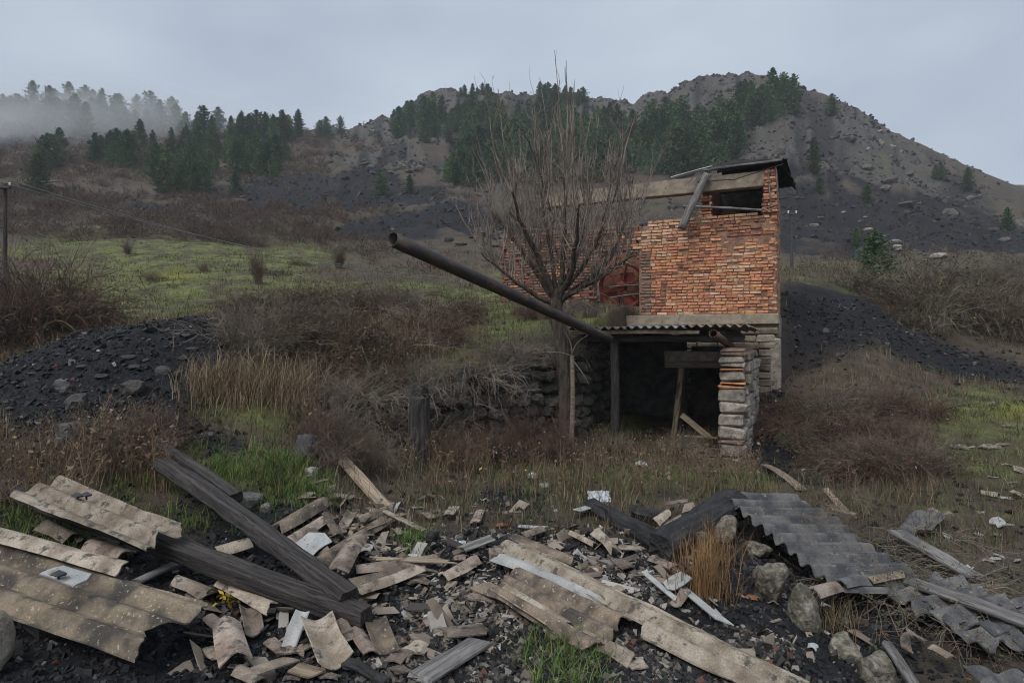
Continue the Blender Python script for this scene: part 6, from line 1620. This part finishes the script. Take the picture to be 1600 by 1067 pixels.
def pine(u, v, h, label, group=None, kind=None, parts=True, Y=None):
    p_ = Vector(pt(u, v, Y)) if Y else hit(u, v, 0, 10, 230)
    p_.z = gz(p_.x, p_.y)
    k_ = int(rp.integers(5)) if kind is None else kind
    root = link('pine_tree', None, None, label, 'tree', group)
    root.matrix_basis = Matrix.Translation((p_.x, p_.y, p_.z - .1)) @ Matrix.Rotation(rp.uniform(0, 6.28), 4, 'Z') @ Matrix.Diagonal((h * rp.uniform(.85, 1.15), h * rp.uniform(.85, 1.15), h, 1))
    link('crown', PINES[k_][0], root); link('trunk', PINES[k_][1], root)
MASS = []
def region(n, poly, hmin, hmax, label, group, mind=0):
    from mathutils.geometry import intersect_point_tri_2d
    P_ = np.array(poly, float); c = 0; t = 0
    u0, v0 = P_.min(0); u1, v1 = P_.max(0); kept = []
    while c < n and t < n * 60:
        t += 1; u = rp.uniform(u0, u1); v = rp.uniform(v0, v1); ins = False; j = len(P_) - 1
        for i in range(len(P_)):
            if (P_[i, 1] > v) != (P_[j, 1] > v) and u < (P_[j, 0] - P_[i, 0]) * (v - P_[i, 1]) / (P_[j, 1] - P_[i, 1]) + P_[i, 0]: ins = not ins
            j = i
        if not ins or any((u - a) ** 2 + (2 * (v - b_)) ** 2 < mind ** 2 for a, b_ in kept): continue
        kept.append((u, v)); c += 1
        if group is None: MASS.append((hit(u, v, 0, 10, 230), rp.uniform(hmin, hmax)))
        else: pine(u, v, rp.uniform(hmin, hmax), label, group)
region(150, [(600, 208), (640, 190), (760, 190), (900, 205), (1060, 200), (1150, 215), (1160, 250), (1100, 275), (1000, 290), (860, 290), (740, 288), (690, 262), (685, 235), (620, 222)], 5, 8.5, 'dark green pine in the dense stand across the middle of the hill', 'pines of the hill stand', 8)
region(95, [(598, 206), (640, 186), (760, 184), (900, 198), (1060, 190), (1140, 205), (1160, 250), (1100, 280), (1000, 292), (860, 292), (740, 290), (690, 262), (685, 235), (620, 222)], 4, 8, '', None, 6)
fb = Bag()
for p_, h_ in MASS:
    V, F = pine_geom(int(rp.integers(1000)), rp.uniform(.32, .48), 10, 7); fb.add(V * h_ + np.array([p_.x, p_.y, gz(p_.x, p_.y) - .1]), F)
link('pine_wood', fb.mesh('pine_wood', M['pine']), None, 'mass of pines filling the dark belt across the hill', None, None, 'stuff')
region(14, [(690, 278), (760, 262), (760, 290), (720, 296)], 3.5, 6, 'pine at the lower left corner of the hill stand', 'pines at the stand corner', 8)
region(44, [(-20, 205), (0, 182), (120, 178), (270, 200), (282, 216), (200, 210), (60, 215)], 5.5, 9.5, 'misty pine on the upper left ridge', 'pines on the left ridge', 10)
region(72, [(140, 255), (180, 228), (290, 214), (400, 222), (470, 240), (455, 285), (380, 280), (330, 306), (250, 310), (240, 270)], 3.0, 6.0, 'green pine on the slope below the left ridge', 'pines on the left slope', 10)
region(26, [(285, 215), (400, 212), (520, 212), (560, 206), (520, 218), (400, 228), (300, 222)], 4.5, 8, 'faint pine along the saddle between the two hills', 'pines along the saddle', 8)
region(9, [(70, 255), (95, 245), (110, 262), (60, 270)], 4, 6, 'pine in the small group at far left below the mist', 'small pine group at left', 6)
region(14, [(1150, 170), (1210, 150), (1262, 172), (1240, 190), (1170, 200)], 4.5, 7.0, 'pine in the group just below the summit', 'pines below the summit', 7)
region(14, [(842, 162), (900, 156), (912, 166), (880, 172), (842, 170)], 4, 6.5, 'pine on the crest behind the tall shoots of the bare tree', 'pines on the crest', 5)
region(9, [(715, 148), (770, 146), (770, 152), (715, 152)], 2.5, 4.0, 'tiny pine on the far misty crest', 'pines on the far crest', 5)
for (u, v, h, lab) in [(1240, 180, 8.0, 'tall bushy pine standing right of the summit group'), (1300, 182, 4.6, 'lone pine on the ridge right of the summit'), (1272, 272, 5.2, 'round pine on the slope above the utility pole'), (1280, 303, 2.2, 'small pine under the round pine on the slope'), (1355, 318, 2.6, 'small pine alone in the middle of the right slope'), (1338, 385, 2.0, 'little green pine low on the right slope'), (1470, 282, 3.2, 'left pine of the pair on the right ridge'), (1512, 300, 4.2, 'dark pine on the right ridge end'), (1462, 280, 2.6, 'smaller pine beside the pair on the right ridge'), (1574, 361, 3.0, 'round pine at the right edge of the hill'), (1366, 452, 2.3, 'young pine before the black road bank'), (1386, 450, 1.5, 'smaller young pine beside the road bank'), (320, 300, 5.0, 'bright green pine lowest on the left slope'), (282, 302, 3.8, 'pine beside the lowest one on the left slope'), (368, 304, 3.2, 'pine standing on the ledge left of the scree'), (596, 305, 3.2, 'pine among rocks left of the hill stand'), (640, 302, 2.6, 'low pine right of the one among rocks'), (400, 205, 5.5, 'tallest faint pine on the saddle, left of the scree'), (560, 192, 5, 'pine at the foot of the crest, left end'), (688, 138, 2.2, 'tiny lone tree left on the far crest'), (955, 152, 2.0, 'tiny lone pine in the middle of the crest'), (630, 396, 1.4, 'little pine just behind the pipe mouth'), (60, 305, 5, 'dark bush like pine on the left slope')]:
    pine(u, v, h, lab, kind=int(rp.integers(1, 5)))

# brown scrub on the left hillside and the hill foot: one mass
x, y = polar(9000, -120, 620, 46, 185, rg); n = len(x)
u_ = 800 + FPX * x / y
k = rg.random(n) < np.where(u_ < 520, .9, .35) * (1 - .9 * sample(coal, x, y)) * (1 - .75 * sample(grass, x, y)) * (1 - .6 * sample(rock, x, y)) * sstep(.22, .5, fbm(x / 14, y / 14, 3, 71))
x, y = x[k], y[k]
x2, y2 = polar(900, 560, 1650, 30, 110, rg); k2 = rg.random(900) < .35 * (1 - .5 * sample(coal, x2, y2)); x = np.concatenate([x, x2[k2]]); y = np.concatenate([y, y2[k2]]); n = len(x)
m_ = 46; i = np.repeat(np.arange(n), m_)
sz = (rg.uniform(.5, 1.4, n) * (y / 90) ** .35)[i]
d = rg.normal(size=(len(i), 3)); d[:, 2] = abs(d[:, 2]) + .25; d /= np.linalg.norm(d, axis=1, keepdims=True)
b0 = np.stack([x[i], y[i], ground(x[i], y[i])], 1); p1 = b0 + d * (sz * rg.uniform(.2, .8, len(i)))[:, None]; p2 = p1 + (d + rg.normal(size=d.shape) * .5) * (sz * .35)[:, None]
e = np.cross(d, rg.normal(size=d.shape)); e /= np.linalg.norm(e, axis=1, keepdims=True); e *= (.035 * sz * (y[i] / 90) ** .5)[:, None]
cc = pick(rg, n, [(3, (.095, .062, .048)), (2, (.11, .085, .064)), (1.4, (.115, .060, .042)), (.8, (.055, .065, .03))])[i]
link('scrub', mesh_np('scrub', np.stack([p1 - e, p1 + e, p2], 1).reshape(-1, 3), np.arange(3 * len(i)).reshape(-1, 3), M['grass'], False, np.repeat(cc, 3, 0)), None, 'reddish brown leafless scrub covering the far slopes', None, None, 'stuff')

# ================================================================== AIR
def vol_mat(name, dens, col):
    m = bpy.data.materials.new(name); m.use_nodes = True; N = m.node_tree.nodes; N.clear()
    o = N.new('ShaderNodeOutputMaterial'); v = N.new('ShaderNodeVolumePrincipled')
    v.inputs['Density'].default_value = dens; v.inputs['Color'].default_value = (*col, 1)
    m.node_tree.links.new(v.outputs['Volume'], o.inputs['Volume']); return m
V = CUBE * np.array([360, 360, 1]); V[:, 2] = np.where(CUBE[:, 2] < 0, float(GZ.min()) - 1.5, float(GZ.max()) + 14)
link('haze', mesh_np('haze', V, CF, vol_mat('haze', HAZE, (.86, .91, 1.0))), None, 'thin pale haze filling the valley air', None, None, 'stuff')
for k, (u, v, Y, sx, sy, sz, dn) in enumerate([(20, 192, 138, 40, 10, 9, .0045), (120, 200, 142, 36, 9, 8, .004), (-90, 195, 132, 38, 12, 10, .0045), (210, 185, 158, 34, 9, 8, .004), (60, 165, 165, 48, 9, 10, .004), (270, 185, 172, 34, 9, 8, .0035), (20, 205, 130, 26, 6, 5, .0025), (150, 168, 150, 16, 6, 5, .004), (330, 198, 165, 20, 6, 4, .004), (470, 200, 195, 40, 9, 6, .004)]):
    V, F = ICO3; p_ = pt(u, v, Y)
    for s_ in (1.0, .75, .5):
        link('mist_bank', mesh_np('mist_bank', V * np.array([sx, sy, sz]) * s_, F, vol_mat('mist', dn * 1.6, (.95, .97, 1.0)), True), None, 'patch of drifting mist on the far left slope', None, None, 'stuff', M=Matrix.Translation(p_))
# ------------------------------------------------------------------ labels of small groups: tell members apart by their order
ORD = ['leftmost', 'second from left', 'third from left', 'fourth from left', 'fifth from left', 'sixth from left', 'seventh from left', 'eighth from left', 'ninth from left', 'tenth from left', 'eleventh from left', 'twelfth from left', 'thirteenth from left', 'fourteenth from left']
bpy.context.view_layer.update()
for g, base in (('left edge thicket', 'tall bare brown bush in the left edge thicket'), ('dead bushes at the slag pile foot', 'rust brown dead bush at the slag pile foot'), ('tan grass on the mound', 'tall tan grass clump on the mound by the slag pile'), ('tan grass behind the wall', 'tall tan grass clump behind the mossy wall top'), ('dry grass behind the slag crest', 'dry grass clump behind the slag pile crest'), ('small pine group at left', 'pine in the small far left group below the mist'), ('pines below the summit', 'pine in the group just below the summit'), ('pines on the crest', 'pine on the crest behind the bare tree'), ('pines on the far crest', 'tiny pine on the far misty crest'), ('bushes in the shed mouth', 'thorny dry bush in the shed mouth'), ('dead bushes before the red wheel', 'low dead bush on the bank before the red wheel'), ('bramble sprigs on the big sheet', 'bramble sprig on the big dark sheet'), ('bushes along the road bank', 'low bush along the black road bank'), ('dark brambles by the slag pile', 'dark leafy bramble right of the slag pile'), ('brambles at the house corner', 'dark bramble against the house corner'), ('pines at the stand corner', 'pine at the lower left corner of the stand')):
    mem = sorted([o for o in COL.objects if o.parent is None and o.get('group') == g], key=lambda o: o.matrix_world.translation.x / max(o.matrix_world.translation.y, .1))
    for i, o in enumerate(mem[:14]):
        o['label'] = base + ', ' + (ORD[i] if i < len(mem) - 1 or len(mem) > 14 else 'rightmost')
